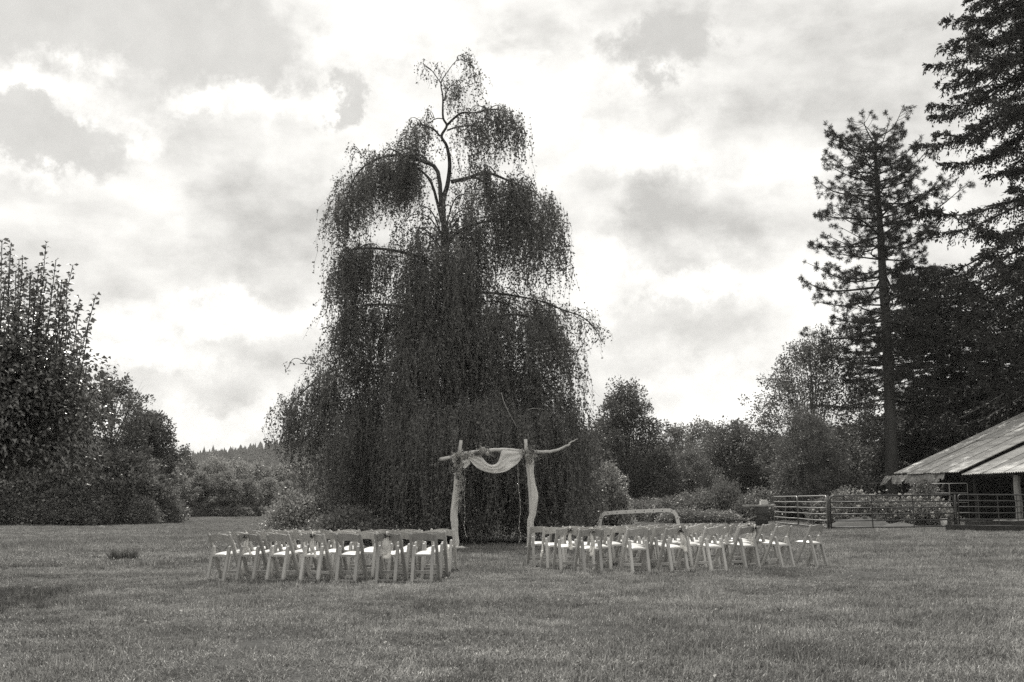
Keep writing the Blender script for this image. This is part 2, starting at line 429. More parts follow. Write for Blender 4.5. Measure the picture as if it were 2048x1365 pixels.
# ------------------------------------------------------------------ ground, hill
def build_ground():
    mb = MB()
    xs = np.concatenate([-np.geomspace(30, 2300, 16)[::-1], np.linspace(-28, 40, 69), np.geomspace(42, 2300, 16)])
    ys = np.concatenate([[-400, -60, -15], np.linspace(-5, 90, 96), np.geomspace(94, 2300, 24)])
    X, Y = np.meshgrid(xs, ys); Z = gz(X) + 0 * Y
    near = np.exp(-(np.maximum(0, np.abs(X) - 30) / 20) ** 2) * np.exp(-(np.maximum(0, Y - 70) / 25) ** 2)
    Z = Z + near * 0.012 * (np.sin(X * 1.7 + 0.6 * Y) + np.sin(Y * 1.3 - 0.4 * X + 1.0))
    b = mb.verts(np.stack([X, Y, Z], -1).reshape(-1, 3)); nx = len(xs)
    i, j = np.meshgrid(np.arange(len(ys) - 1), np.arange(nx - 1), indexing='ij'); q = (b + i * nx + j).ravel()
    mb.quads(np.stack([q, q + 1, q + nx + 1, q + nx], axis=1))
    return struct(mb.build('ground', M_GROUND, smooth=True))
build_ground()

def hill_h(x, y):
    # a long wooded ridge far behind the meadow
    u = x / 700.0
    crest = 33 + 5 * np.sin(u * 9 + 1.2) + 4 * np.sin(u * 23) + 5 * np.exp(-((x + 130) / 130.0) ** 2)
    s = np.clip((y - 420) / 330.0, 0, 1); s = s * s * (3 - 2 * s)
    fade = np.clip((1700 - np.abs(x)) / 900, 0, 1)
    return crest * s * fade - 1.0
def build_hill():
    mb = MB(); xs = np.linspace(-1800, 1800, 121); ys = np.linspace(415, 1300, 20)
    X, Y = np.meshgrid(xs, ys); b = mb.verts(np.stack([X, Y, hill_h(X, Y)], -1).reshape(-1, 3)); nx = len(xs)
    i, j = np.meshgrid(np.arange(len(ys) - 1), np.arange(nx - 1), indexing='ij'); q = (b + i * nx + j).ravel()
    mb.quads(np.stack([q, q + 1, q + nx + 1, q + nx], axis=1))
    struct(mb.build('hill', M_HILL, smooth=True))
    # conifers on it, a wood that reads as one mass
    rng = np.random.default_rng(5); mb = MB()
    N = 7000
    y = rng.uniform(430, 800, N); x = rng.uniform(-0.62, 0.62, N) * y
    keep = (rng.random(N) < np.where(np.abs(x + 0.26 * y) < 0.14 * y, 1.0, 0.45)); x, y = x[keep], y[keep]; N = len(x)
    h = rng.uniform(7, 12, N) * np.where(rng.random(N) < 0.03, 1.2, 1.0); r = h * rng.uniform(0.22, 0.34, N); z = hill_h(x, y)
    k = 7; ang = np.linspace(0, 2 * np.pi, k, endpoint=False)
    for lo, hi, rr in ((0.05, 0.55, 1.0), (0.32, 0.8, 0.72), (0.6, 1.0, 0.45)):
        a = ang[None, :] + rng.uniform(0, 6, (N, 1)); rad = r[:, None] * rr * rng.uniform(0.7, 1.25, (N, k))
        ring = np.stack([x[:, None] + rad * np.cos(a), y[:, None] + rad * np.sin(a), (z + h * lo)[:, None] + 0 * a + rng.uniform(-.4, .4, (N, k))], -1)
        tip = np.stack([x, y, z + h * hi], -1)[:, None, :]
        v = np.concatenate([ring, tip], axis=1); b = mb.verts(v)
        base = b + np.arange(N)[:, None] * (k + 1); kk = np.arange(k)[None, :]
        mb.tris(np.stack([base + kk, base + (kk + 1) % k, np.broadcast_to(base + k, (N, k))], -1).reshape(-1, 3))
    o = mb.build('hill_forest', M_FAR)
    tag(o, 'distant dark conifer wood covering the ridge beyond the meadow', 'forest', kind='stuff')
build_hill()

# ------------------------------------------------------------------ grass (geometry nodes, blades and bed in one object)
def grass_nodes():
    ng = bpy.data.node_groups.new('scatter_grass', 'GeometryNodeTree')
    ng.interface.new_socket('Geometry', in_out='INPUT', socket_type='NodeSocketGeometry')
    ng.interface.new_socket('Geometry', in_out='OUTPUT', socket_type='NodeSocketGeometry')
    N = ng.nodes; L = ng.links
    gi = N.new('NodeGroupInput'); go = N.new('NodeGroupOutput')
    at = N.new('GeometryNodeInputNamedAttribute'); at.data_type = 'BOOLEAN'; at.inputs['Name'].default_value = 'bed'
    sp = N.new('GeometryNodeSeparateGeometry'); sp.domain = 'FACE'
    L.new(gi.outputs[0], sp.inputs['Geometry']); L.new(at.outputs['Attribute'], sp.inputs['Selection'])
    dn = N.new('GeometryNodeInputNamedAttribute'); dn.data_type = 'FLOAT'; dn.inputs['Name'].default_value = 'density'
    di = N.new('GeometryNodeDistributePointsOnFaces'); di.distribute_method = 'RANDOM'
    L.new(sp.outputs['Selection'], di.inputs['Mesh']); L.new(dn.outputs['Attribute'], di.inputs['Density'])
    sz = N.new('GeometryNodeInputNamedAttribute'); sz.data_type = 'FLOAT'; sz.inputs['Name'].default_value = 'tall'
    rr = N.new('FunctionNodeRandomValue'); rr.data_type = 'FLOAT_VECTOR'
    rr.inputs[0].default_value = (-0.1, -0.1, 0); rr.inputs[1].default_value = (0.1, 0.1, 6.283)
    rs = N.new('FunctionNodeRandomValue'); rs.data_type = 'FLOAT'
    rs.inputs[2].default_value = 0.7; rs.inputs[3].default_value = 1.3
    mu = N.new('ShaderNodeMath'); mu.operation = 'MULTIPLY'
    L.new(rs.outputs[1], mu.inputs[0]); L.new(sz.outputs['Attribute'], mu.inputs[1])
    cx = N.new('ShaderNodeCombineXYZ'); cx.inputs[0].default_value = 1.0; cx.inputs[1].default_value = 1.0
    L.new(mu.outputs[0], cx.inputs[2])
    ip = N.new('GeometryNodeInstanceOnPoints')
    L.new(di.outputs['Points'], ip.inputs['Points']); L.new(sp.outputs['Inverted'], ip.inputs['Instance'])
    L.new(rr.outputs[0], ip.inputs['Rotation']); L.new(cx.outputs[0], ip.inputs['Scale'])
    L.new(ip.outputs['Instances'], go.inputs[0])
    return ng
GN_GRASS = grass_nodes()
def grass_object(name, mat, cells, seed, blades, patch_r, hmin, hmax, bw, lean, label):
    """cells: (corner points, density, height factor) quads of the bed; blades form one clump at the origin"""
    rng = np.random.default_rng(seed); mb = MB()
    r = patch_r * np.sqrt(rng.random(blades)); a = rng.uniform(0, 6.283, blades)
    P = np.stack([r * np.cos(a), r * np.sin(a), np.full(blades, -0.01)], -1)
    h = rng.uniform(hmin, hmax, blades)
    az = rng.uniform(0, 6.283, blades); le = rng.uniform(0.1, 1.0, blades) * lean
    D = np.stack([np.cos(az) * le, np.sin(az) * le, np.ones(blades)], -1); D = unit(D)
    S = np.stack([-np.sin(az + rng.normal(0, .8, blades)), np.cos(az), np.zeros(blades)], -1); S = unit(S) * (bw * rng.uniform(.6, 1.3, blades))[:, None] * 0.5
    mid = P + D * h[:, None] * 0.6
    tip = mid + unit(D + np.stack([np.cos(az) * le * 1.6, np.sin(az) * le * 1.6, -0.2 * np.ones(blades)], -1)) * h[:, None] * 0.45
    v = np.stack([P - S, P + S, mid + S * 0.8, mid - S * 0.8, tip], axis=1)
    b = mb.verts(v); i = b + np.arange(blades)[:, None] * 5
    mb.quads(np.concatenate([i, i + 1, i + 2, i + 3], 1)); mb.tris(np.concatenate([i + 3, i + 2, i + 4], 1))
    nb4 = blades
    corners = np.array([c[0] for c in cells]); b = mb.verts(corners.reshape(-1, 3)); k = b + np.arange(len(cells))[:, None] * 4
    mb.quads(np.concatenate([k, k + 1, k + 2, k + 3], 1))
    o = mb.build(name, mat)
    me = o.data; nf = len(me.polygons)
    bed = np.zeros(nf, bool); bed[nb4:nb4 + len(cells)] = True
    dens = np.zeros(nf, np.float32); dens[nb4:nb4 + len(cells)] = [c[1] for c in cells]
    tall = np.ones(nf, np.float32); tall[nb4:nb4 + len(cells)] = [c[2] for c in cells]
    at = me.attributes.new('bed', 'BOOLEAN', 'FACE'); at.data.foreach_set('value', bed)
    at = me.attributes.new('density', 'FLOAT', 'FACE'); at.data.foreach_set('value', dens)
    at = me.attributes.new('tall', 'FLOAT', 'FACE'); at.data.foreach_set('value', tall)
    md = o.modifiers.new('grass', 'NODES'); md.node_group = GN_GRASS
    tag(o, label, 'grass', kind='stuff')
    return o
def vnoise(x, y, seed=0):
    """cheap smooth value noise"""
    rng = np.random.default_rng(seed); T = rng.random((64, 64))
    xi = np.floor(x).astype(int); yi = np.floor(y).astype(int); u = x - xi; w = y - yi
    u = u * u * (3 - 2 * u); w = w * w * (3 - 2 * w)
    g = lambda a, b: T[a % 64, b % 64]
    return (g(xi, yi) * (1 - u) + g(xi + 1, yi) * u) * (1 - w) + (g(xi, yi + 1) * (1 - u) + g(xi + 1, yi + 1) * u) * w
def field_edge(x):
    """distance at which mown lawn turns into longer meadow grass (left side only)"""
    return 21.6 + 0.12 * (x + 6) if x < -3.0 else 200.0
def cells_between(y0, y1, step, half, want):
    out = []
    y = y0
    while y < y1:
        hw = half * (y + step) + 2.5; x = -hw
        while x < hw:
            c = want(x + step / 2, y + step / 2)
            if c:
                q = [(x, y), (x + step, y), (x + step, y + step), (x, y + step)]
                out.append(([(a, b, float(gz(a))) for a, b in q], c[0], c[1]))
            x += step
        y += step
    return out
def under_birch(x, y): return (x + 1.9) ** 2 + (y - 34.0) ** 2 < 4.6 ** 2
def lawn_near(x, y):
    if y > field_edge(x) or under_birch(x, y): return None
    n = vnoise(np.array(x * 0.9), np.array(y * 0.45), 1) * 0.6 + vnoise(np.array(x * 2.3 + 9), np.array(y * 1.4), 2) * 0.4
    return (30 * (0.75 + 0.5 * float(n)), 0.40 + 1.35 * float(n) ** 1.6)
def lawn_far(x, y):
    if y > field_edge(x) or under_birch(x, y): return None
    n = vnoise(np.array(x * 0.6), np.array(y * 0.3), 3)
    return (11, 0.7 + 0.6 * float(n))
def field_far(x, y):
    if y < field_edge(x): return None
    n = vnoise(np.array(x * 0.35), np.array(y * 0.2), 4)
    return (9, 0.6 + 0.9 * float(n))
grass_object('lawn_grass', M_GRASS, cells_between(5.5, 20.0, 0.5, 0.56, lawn_near), 11, 105, 0.24, 0.03, 0.10, 0.0075, 1.0,
             'short mown grass of the lawn round the rows of chairs')
grass_object('far_lawn_grass', M_GRASS, cells_between(20.0, 62.0, 1.0, 0.56, lawn_far), 12, 120, 0.36, 0.03, 0.09, 0.011, 0.9,
             'short lawn grass running back past the arch to the metal gates')
grass_object('meadow_grass', M_FIELD, cells_between(20.0, 92.0, 1.0, 0.58, field_far), 13, 120, 0.42, 0.06, 0.16, 0.014, 0.8,
             'longer unmown meadow grass stretching to the left tree line'.replace('left ', ''))

# ------------------------------------------------------------------ weeping birch
def weeping_birch():
    rng = np.random.default_rng(21); Y0 = 34.0
    base = at_px(903, Y0)
    T = thing('weeping_birch', base, 0, 'tall weeping birch with long hanging twigs sweeping to the ground behind the arch', 'tree')
    B = np.array(base)
    P2 = lambda l, d0=0.0, d1=0.0: [np.array(at_Y(px, py, Y0 + d0 + (d1 - d0) * i / max(1, len(l) - 1))) - B for i, (px, py) in enumerate(l)]
    trunk_px = [(903, 1066), (900, 900), (897, 700), (893, 560), (889, 470), (886, 405), (895, 370), (899.5, 329), (893.6, 293), (883, 273), (893.6, 252), (886, 235), (885.7, 194), (882, 167), (895, 144), (913, 122), (930, 122), (945, 135), (949, 165)]
    tr = P2(trunk_px); tr[0] = np.array((0, 0, -0.1))
    tp = curve_pts(tr, 80)
    rad = np.interp(tp[:, 2], [0, 2, 6, 9.5, 11.5, 13.2, 14.5, 16, 17], [.33, .26, .19, .13, .095, .068, .045, .024, .010])
    rad[-8:] = np.linspace(.018, .006, 8)
    mb = MB(); mb.tube(tp, rad, 10); mb.build('trunk', M_BARKB, T, True)
    P0, D0, L0 = [], [], []       # strand starts, outward direction, lengths
    def hang(path, n, smin, lmin, lmax, spread, clump=6):
        """hang n strands from a limb, in clumps"""
        k = max(1, int(n * 1.15) // clump)
        s = np.repeat(rng.uniform(smin, 1.0, k), clump); s = np.clip(s + rng.normal(0, 0.02, len(s)), 0, 0.999)
        off = np.repeat(np.clip(rng.normal(0, 1, (k, 2)), -1.6, 1.6) * spread * .8, clump, axis=0) + rng.normal(0, 0.10, (k * clump, 2))
        le = np.repeat(rng.uniform(lmin, lmax, k), clump) * rng.uniform(0.35, 0.98, k * clump)
        f = s * (len(path) - 1); i = f.astype(int); u = (f - i)[:, None]; i2 = np.minimum(i + 1, len(path) - 1)
        p = path[i] * (1 - u) + path[i2] * u
        p = p + np.stack([off[:, 0], off[:, 1], -np.abs(off).sum(1) * 0.30 + rng.normal(0, .16, len(s)) + 0.1], -1)
        o = p.copy(); o[:, 2] = 0; o[:, :2] -= np.array([np.interp(p[:, 2], tp[:60, 2], tp[:60, 0]), np.interp(p[:, 2], tp[:60, 2], tp[:60, 1])]).T
        P0.append(p); D0.append(unit(unit(o) * .5 + rng.normal(0, .8, o.shape) * np.array((1, 1, 0)))); L0.append(le)
    limb_mb = []
    def limb(px, d1, r0, n, smin, lmin, lmax, spread, visible=True):
        path = curve_pts(P2(px, 0.0, d1), 22)
        m = MB(); m.tube(path, np.linspace(r0, 0.012, 22), 6); m.build('limb', M_BARKB, T, True)
        hang(path, n, smin, lmin, lmax, spread)
        # a few side limbs leaving it
        for s in rng.uniform(0.25, 0.8, 3):
            q = path[int(s * 21)]; dd = unit(np.array((rng.normal(0, 1), rng.normal(0, 1), .25)))
            e = q + dd * rng.uniform(.3, .7); mm = curve_pts([q, q + dd * .3 + (0, 0, .1), e, e + dd * .15 - (0, 0, .35)], 9)
            m2 = MB(); m2.tube(mm, np.linspace(max(.014, r0 * .4), 0.009, 9), 4); m2.build('limb', M_BARKB, T, True)
            hang(mm, max(6, n // 8), 0.3, lmin, lmax, spread * .5)
    # limbs read off the photograph (its silhouette), top down
    limb([(884, 172), (877, 160), (862, 140), (846, 128)], 0.5, .022, 10, .5, .4, 1.0, .10)
    limb([(888, 203), (893, 185), (902, 172), (914, 172), (925, 180)], -.4, .025, 42, .3, .6, 1.5, .22)
    limb([(914, 122), (930, 119), (944, 132), (951, 165)], .3, .014, 34, .15, .5, 1.5, .16)
    limb([(895, 250), (907, 238), (924, 226), (951, 226), (986, 219), (1012, 226), (1026, 250)], -.6, .05, 170, .45, .7, 2.3, .36)
    limb([(895, 261), (913, 255), (942, 252), (962, 261), (985, 285)], .8, .035, 90, .3, .8, 2.4, .35)
    limb([(880, 273), (866, 258), (845, 251), (828, 254), (820, 275)], -.4, .04, 80, .4, .8, 2.0, .28)
    limb([(886, 238), (872, 238), (855, 250), (848, 270)], .3, .02, 14, .4, .5, 1.3, .1)
    limb([(902, 364), (942, 355), (957, 348), (983, 348), (1015, 361), (1045, 373), (1075, 390), (1100, 430)], -.8, .075, 330, .40, 1.2, 3.2, .50)
    limb([(942, 356), (962, 360), (990, 385), (1040, 400), (1090, 430)], 1.8, .04, 170, .30, 1.2, 3.0, .55)
    limb([(883, 430), (876, 345), (846, 323), (804, 311), (757, 317), (718, 343), (697, 385), (686, 425)], -.6, .085, 360, .33, 1.0, 3.0, .45)
    limb([(883, 440), (862, 365), (830, 335), (790, 325), (745, 345), (720, 390)], 1.6, .06, 230, .35, 1.0, 2.6, .5)
    limb([(880, 350), (850, 318), (820, 300), (795, 290)], .3, .03, 60, .3, .4, 1.2, .2)
    limb([(740, 325), (722, 310), (712, 298)], .2, .012, 14, .2, .15, .45, .06)
    limb([(790, 312), (795, 290), (802, 272)], -.1, .012, 14, .2, .15, .45, .06)
    limb([(892, 490), (915, 465), (945, 450), (1000, 440), (1060, 445), (1100, 480)], -1.2, .07, 300, .35, 1.2, 3.0, .55)
    limb([(888, 560), (850, 520), (780, 500), (710, 498), (700, 512), (684, 545)], -.8, .07, 360, .30, 1.2, 3.4, .5)
    limb([(890, 590), (940, 585), (1000, 588), (1060, 598), (1110, 612), (1140, 640)], 1.0, .06, 220, .25, 1.0, 2.8, .5)
    limb([(1090, 606), (1130, 622), (1160, 632), (1185, 652), (1205, 684)], -.3, .03, 60, .02, .4, 1.1, .10)
    limb([(893, 680), (960, 640), (1040, 630), (1090, 650), (1125, 700)], -1.6, .06, 330, .30, 1.4, 3.4, .6)
    limb([(893, 660), (830, 620), (740, 610), (710, 630), (682, 680)], -1.5, .06, 330, .30, 1.4, 3.2, .6)
    limb([(893, 790), (820, 750), (720, 730), (650, 750), (600, 790), (566, 830)], -.5, .07, 420, .25, .9, 2.7, .45)
    limb([(893, 860), (800, 815), (700, 800), (640, 815), (605, 850)], -1.2, .05, 300, .3, 1.2, 2.8, .5)
    limb([(640, 745), (620, 730), (600, 727)], .1, .01, 12, .2, .15, .4, .05)
    limb([(893, 800), (960, 760), (1050, 750), (1110, 780), (1140, 830)], -1.8, .06, 330, .30, 1.4, 3.2, .6)
    # limbs all round the crown
    def R(z): return np.interp(z, [0, 3, 6, 8, 10, 11.5, 13], [4.9, 4.8, 3.6, 3.0, 2.7, 2.2, 1.0])
    ga = 2.39996; m = MB()
    for i in range(88):
        z0 = 2.2 + 9.0 * ((i + .5) / 88) ** 0.95; a = i * ga + rng.normal(0, .2)
        rr = R(z0 + .6) * rng.uniform(.72, 1.0); dx, dy = math.cos(a), math.sin(a)
        if z0 > 8.5 and abs(dx) > .75: rr *= 0.75
        c = np.array([np.interp(z0, tp[:60, 2], tp[:60, 0]), np.interp(z0, tp[:60, 2], tp[:60, 1]), z0 - .5])
        up = rng.uniform(.5, 1.1)
        path = curve_pts([c, c + (dx * rr * .35, dy * rr * .35, up), c + (dx * rr * .7, dy * rr * .7, up * 1.1), c + (dx * rr, dy * rr, up * .55)], 16)
        m.tube(path, np.linspace(.032, .008, 16), 5)
        lmax = 3.6 if z0 < 6 else 2.8
        hang(path, 48 if z0 < 7.5 else 30, .30, 1.4, lmax, .42)
    m.build('inner_branches', M_BARK, T, True)
    for i in range(34):       # camera-facing and far-facing boughs that hide the trunk
        a = (-math.pi / 2 if i % 3 else math.pi / 2) + rng.uniform(-1.0, 1.0); z0 = rng.uniform(3.5, 9.6); rr = R(z0 + .6) * rng.uniform(.55, .98); dx, dy = math.cos(a), math.sin(a)
        c = np.array([np.interp(z0, tp[:60, 2], tp[:60, 0]), np.interp(z0, tp[:60, 2], tp[:60, 1]), z0 - .4])
        path = curve_pts([c, c + (dx * rr * .4, dy * rr * .4, .8), c + (dx * rr * .75, dy * rr * .75, .9), c + (dx * rr, dy * rr, .4)], 12)
        hang(path, 54, .25, 1.3, 2.9, .5)
    # skirt: long strands down to the grass
    for i in range(120):
        a = i * ga * 1.3 if i < 84 else -math.pi / 2 + rng.uniform(-1.3, 1.3); rr = 4.85 * rng.uniform(.62, 1.06); z0 = rng.uniform(2.6, 4.2)
        e = np.array((math.cos(a) * rr, math.sin(a) * rr, z0))
        path = curve_pts([e * (.5, .5, 1.0), e * (.8, .8, 1.08), e], 6)
        hang(path, 40, .1, 2.4, 4.6, .46)
    P = np.concatenate(P0); D = np.concatenate(D0); L = np.concatenate(L0)
    floor = rng.uniform(0.02, 0.35, len(P))
    L = np.minimum(L, np.maximum(P[:, 2] - floor, 0.15))
    # strands as thin ribbons with leaves along them
    K = 7; t = np.linspace(0, 1, K)[None, :, None]
    n = len(P); sway = rng.normal(0, .12, (n, 1, 2))
    outw = (D[:, None, :] * (0.05 + 0.34 * rng.random((n, 1, 1)))) * (1 - np.exp(-3.5 * t))
    S = P[:, None, :] + outw + np.array((0, 0, -1.0)) * (L[:, None, None] * t) + np.array((0, 0, 0.9)) * t * np.exp(-6 * t)
    S[:, :, :2] += sway * t * t * L[:, None, None] + rng.normal(0, .035, (n, K, 2))
    mb = MB(); w = 0.0035
    for wv in ((w, 0, 0), (0, w, 0)):
        a = S - np.array(wv); b_ = S + np.array(wv)
        v = np.concatenate([a, b_], axis=1); b = mb.verts(v); i0 = b + np.arange(n)[:, None] * (2 * K); k = np.arange(K - 1)[None, :]
        mb.quads(np.stack([i0 + k, i0 + k + 1, i0 + K + k + 1, i0 + K + k], -1).reshape(-1, 4))
        break
    cnt = np.maximum(4, (L / 0.072).astype(int)); idx = np.repeat(np.arange(n), cnt)
    u = rng.random(len(idx)) ** 0.9 * (K - 1.001); k = u.astype(int); fr = (u - k)[:, None]
    C = S[idx, k] * (1 - fr) + S[idx, k + 1] * fr
    A = rng.normal(0, .8, (len(idx), 3)) + np.array((0, 0, -0.75))
    Ls = rng.uniform(.045, .105, len(idx))
    leaf_quads(mb, C + rng.normal(0, .05, C.shape) * rng.choice((.3, .6, 1.2), (len(C), 1)), A, Ls, Ls * rng.uniform(.6, .85, len(idx)), rng)
    mb.build('crown', M_BIRCH, T)
    # a bare pale dead twig that shows in front of the leaves
    m = MB(); m.tube(curve_pts([np.array(at_Y(px, py, 29.2)) - B for px, py in ((1003, 786), (1008, 805), (1020, 830), (1036, 858))], 10), np.linspace(.012, .005, 10), 5)
    m.tube(curve_pts([np.array(at_Y(px, py, 29.0)) - B for px, py in ((1056, 820), (1070, 817), (1090, 820))], 6), np.linspace(.010, .004, 6), 5)
    m.build('dead_twig', M_TWIG, T, True)
    print('birch leaves', len(idx), 'strands', n)
weeping_birch()

# ------------------------------------------------------------------ apple tree at the edge of the picture
def apple_tree():
    rng = np.random.default_rng(8); Y0 = 15.5
    base = at_px(-70, Y0)
    T = thing('apple_tree', base, 0, 'leafy fruit tree with tall upright shoots beside the meadow', 'tree')
    B = np.array(base); W = lambda px, py, d=0: np.array(at_Y(px, py, Y0 + d)) - B
    mb = MB(); lf = MB(); P, A = [], []
    cen = W(-70, 800)
    mb.tube(curve_pts([(0, 0, -.1), (0.05, 0, .8), cen * .7, cen], 14), np.linspace(.16, .08, 14), 8)
    shoots = []
    # shoots seen against the sky: (foot px, tip px)
    for fx, fy, tx, ty in ((5, 800, 4, 480), (20, 780, 22, 487), (10, 760, 50, 560), (60, 800, 92, 488), (55, 760, 78, 530), (75, 790, 112, 520), (40, 790, 60, 545), (95, 800, 146, 530), (90, 790, 130, 565), (110, 800, 160, 598), (130, 800, 158, 610),
                           (140, 800, 192, 590), (150, 790, 178, 640), (120, 780, 118, 600), (-20, 800, -15, 470), (-40, 790, -50, 500), (150, 830, 172, 740), (165, 840, 190, 780), (100, 780, 104, 570), (30, 780, 38, 520), (70, 780, 66, 560)):
        d = rng.uniform(-.7, .7)
        shoots.append((W(fx, fy, d), W(tx, ty, d + rng.uniform(-.3, .3))))
    for _ in range(20):
        tx = rng.uniform(-30, 135); ty = 500 + max(0, tx - 60) * .7 + rng.uniform(0, 110); d = rng.uniform(-.7, .7)
        shoots.append((W(tx - rng.uniform(5, 30), 790, d), W(tx, ty, d)))
    for _ in range(90):      # unseen ones and the low growth
        f = cen + np.clip(rng.normal(0, 1, 3), -1.5, 1.3) * (.85, .9, .45) + (0.1, 0, .1); e = f + np.array((rng.normal(0, .35), rng.normal(0, .35), rng.uniform(.5, 1.3)))
        shoots.append((f, e))
    for f, e in shoots:
        q = f + (cen - f) * .25 - (0, 0, .5)
        path = curve_pts([q, f * .75 + q * .25 - (0, 0, .08), f, (f + e) / 2 + rng.normal(0, .03, 3), e], 20)
        mb.tube(path, np.linspace(.013, .006, 20), 5, False)
        L = np.linalg.norm(e - f); n = int(L / .019) + 6
        s = np.linspace(.10, 1, n); g = s * 19; k = np.minimum(g.astype(int), 18); u = (g - k)[:, None]
        c = path[k] * (1 - u) + path[k + 1] * u
        az = np.arange(n) * 2.4 + rng.uniform(0, 6); up = rng.uniform(-.1, .9, n)
        P.append(c); A.append(np.stack([np.cos(az), np.sin(az), up], -1))
    # outward side twigs with leaves: the broad lower crown
    n = 17000
    lob = np.stack([np.clip(rng.normal(0, .8, 60), -2, 1.05), rng.normal(0, .8, 60), rng.uniform(-.95, .75, 60)], -1) + cen + (.35, 0, 0.0)
    i = rng.integers(0, 60, n); c = lob[i] + np.clip(rng.normal(0, .26, (n, 3)), -.42, .42) * (1, 1, .8)
    px_low = c[:, 2] > 0.55 + rng.uniform(0, .5, n); c = c[px_low]
    P.append(c); A.append(unit(c - cen) + rng.normal(0, .6, c.shape) - (0, 0, .2))
    for q in lob: mb.tube(curve_pts([cen, (cen + q) / 2 + rng.normal(0, .1, 3), q], 6), np.linspace(.018, .005, 6), 4, False)
    P = np.concatenate(P); A = np.concatenate(A)
    # curved leaf: two quads bent along the midrib, drooping tip
    N = len(P); A = unit(A); side = unit(np.cross(A, np.array((0, 0, .6)) + rng.normal(0, .75, (N, 3)))); up = np.cross(side, A)
    L = rng.uniform(.075, .125, N)[:, None]; Wd = L * rng.uniform(.5, .7, (N, 1))
    p1 = P + A * L * .12; m_ = P + A * L * .55 + up * L * .05; tip = P + A * L + up * L * -.22 + (0, 0, -.012)
    v = np.stack([p1, m_ + side * Wd * .5 + up * Wd * .18, m_ - up * Wd * .02, m_ - side * Wd * .5 + up * Wd * .18, tip], 1)
    b = lf.verts(v); i = b + np.arange(N)[:, None] * 5
    lf.tris(np.concatenate([np.concatenate([i, i + 1, i + 2], 1), np.concatenate([i, i + 2, i + 3], 1), np.concatenate([i + 2, i + 1, i + 4], 1), np.concatenate([i + 3, i + 2, i + 4], 1)]))
    mb.build('trunk', M_BARK, T, True); lf.build('crown', M_APPLE, T)
apple_tree()

# ------------------------------------------------------------------ broadleaf trees and shrubs
def broadleaf_mesh(seed, h, r, base_frac, n_leaf, leaf_size, limbs=14, upright=0.6, lobes=40, trunk_r=None, open_=0.35, top_pow=1.0):
    """returns (trunk builder, crown builder) of a tree of height h and crown radius r standing at the origin"""
    rng = np.random.default_rng(seed); tb, cb = MB(), MB()
    tr = trunk_r or h * 0.018; zb = h * base_frac
    top = np.array((rng.normal(0, .03) * h, rng.normal(0, .03) * h, h * .93))
    tp = curve_pts([(0, 0, -.15), (rng.normal(0, .02) * h, 0, zb), (top[0] * .6, top[1] * .6, h * .65), top], 24)
    tb.tube(tp, np.linspace(tr, tr * .12, 24), 8)
    L = []
    for i in range(lobes):       # lobe centres spread over an uneven egg
        a = i * 2.39996 + rng.normal(0, .3); t = (i + .5) / lobes
        z = zb + (h - zb) * (0.04 + 0.92 * t); q = (z - zb) / (h - zb)
        prof = math.sin(math.pi * min(1, (q * .82 + .16))) ** 0.75 * (1 - max(0, q - .75) * top_pow)
        rr = r * prof * rng.uniform(.45, .98)
        L.append((math.cos(a) * rr, math.sin(a) * rr, z, r * rng.uniform(.20, .36)))
    L = np.array(L)
    P, A = [], []
    w = L[:, 3] ** 2; cnt = (n_leaf * w / w.sum()).astype(int)
    for k, (x, y, z, lr) in enumerate(L):
        c = np.array((x, y, z)); s = np.clip((z - h * upright * .30 - np.hypot(x, y) * upright) / h, .12, .9)
        st = tp[int(s * 23)]
        path = curve_pts([st, st * .5 + c * .5 + (0, 0, .03 * h * rng.normal(0, 1)), c], 9)
        tb.tube(path, np.linspace(tr * .32, tr * .06, 9), 5, False)
        for _ in range(5):
            e = c + unit(rng.normal(0, 1, 3) + (0, 0, .4)) * lr * rng.uniform(.8, 1.25)
            tb.tube(curve_pts([path[6], (path[7] + e) / 2 + rng.normal(0, .05, 3) * lr, e], 5), np.linspace(tr * .07, tr * .02, 5), 3, False)
        n = cnt[k]; d = unit(rng.normal(0, 1, (n, 3)))
        # twiggy clusters inside each lobe leave gaps between them
        sub = unit(rng.normal(0, 1, (10, 3))) * rng.uniform(.4, 1.0, (10, 1)) * lr * (1.15, 1.15, .85)
        own = rng.integers(0, 10, n)
        p = c + sub[own] + d * (rng.random((n, 1)) ** .6) * lr * (open_ + .12)
        P.append(p); A.append(d + rng.normal(0, .4, (n, 3)) + (0, 0, -.25) + .5 * unit(p - np.array((0, 0, h * .5))))
    P = np.concatenate(P); A = np.concatenate(A); ok = P[:, 2] > 0.03 * h; P, A = P[ok], A[ok]
    Ls = leaf_size * rng.uniform(.65, 1.35, len(P))
    leaf_quads(cb, P, A, Ls, Ls * rng.uniform(.5, .75, len(P)), rng, flat=.25)
    return tb, cb
def tree_thing(name, label, cat, loc, args, leafm, barkm=None, group=None, rz=0.0, scale=None):
    T = thing(name, loc, rz, label, cat, group, scale)
    tb, cb = broadleaf_mesh(**args)
    tb.build('trunk' if cat == 'tree' else 'stems', barkm or M_BARK, T, True); cb.build('crown' if cat == 'tree' else 'foliage', leafm, T)
    return T
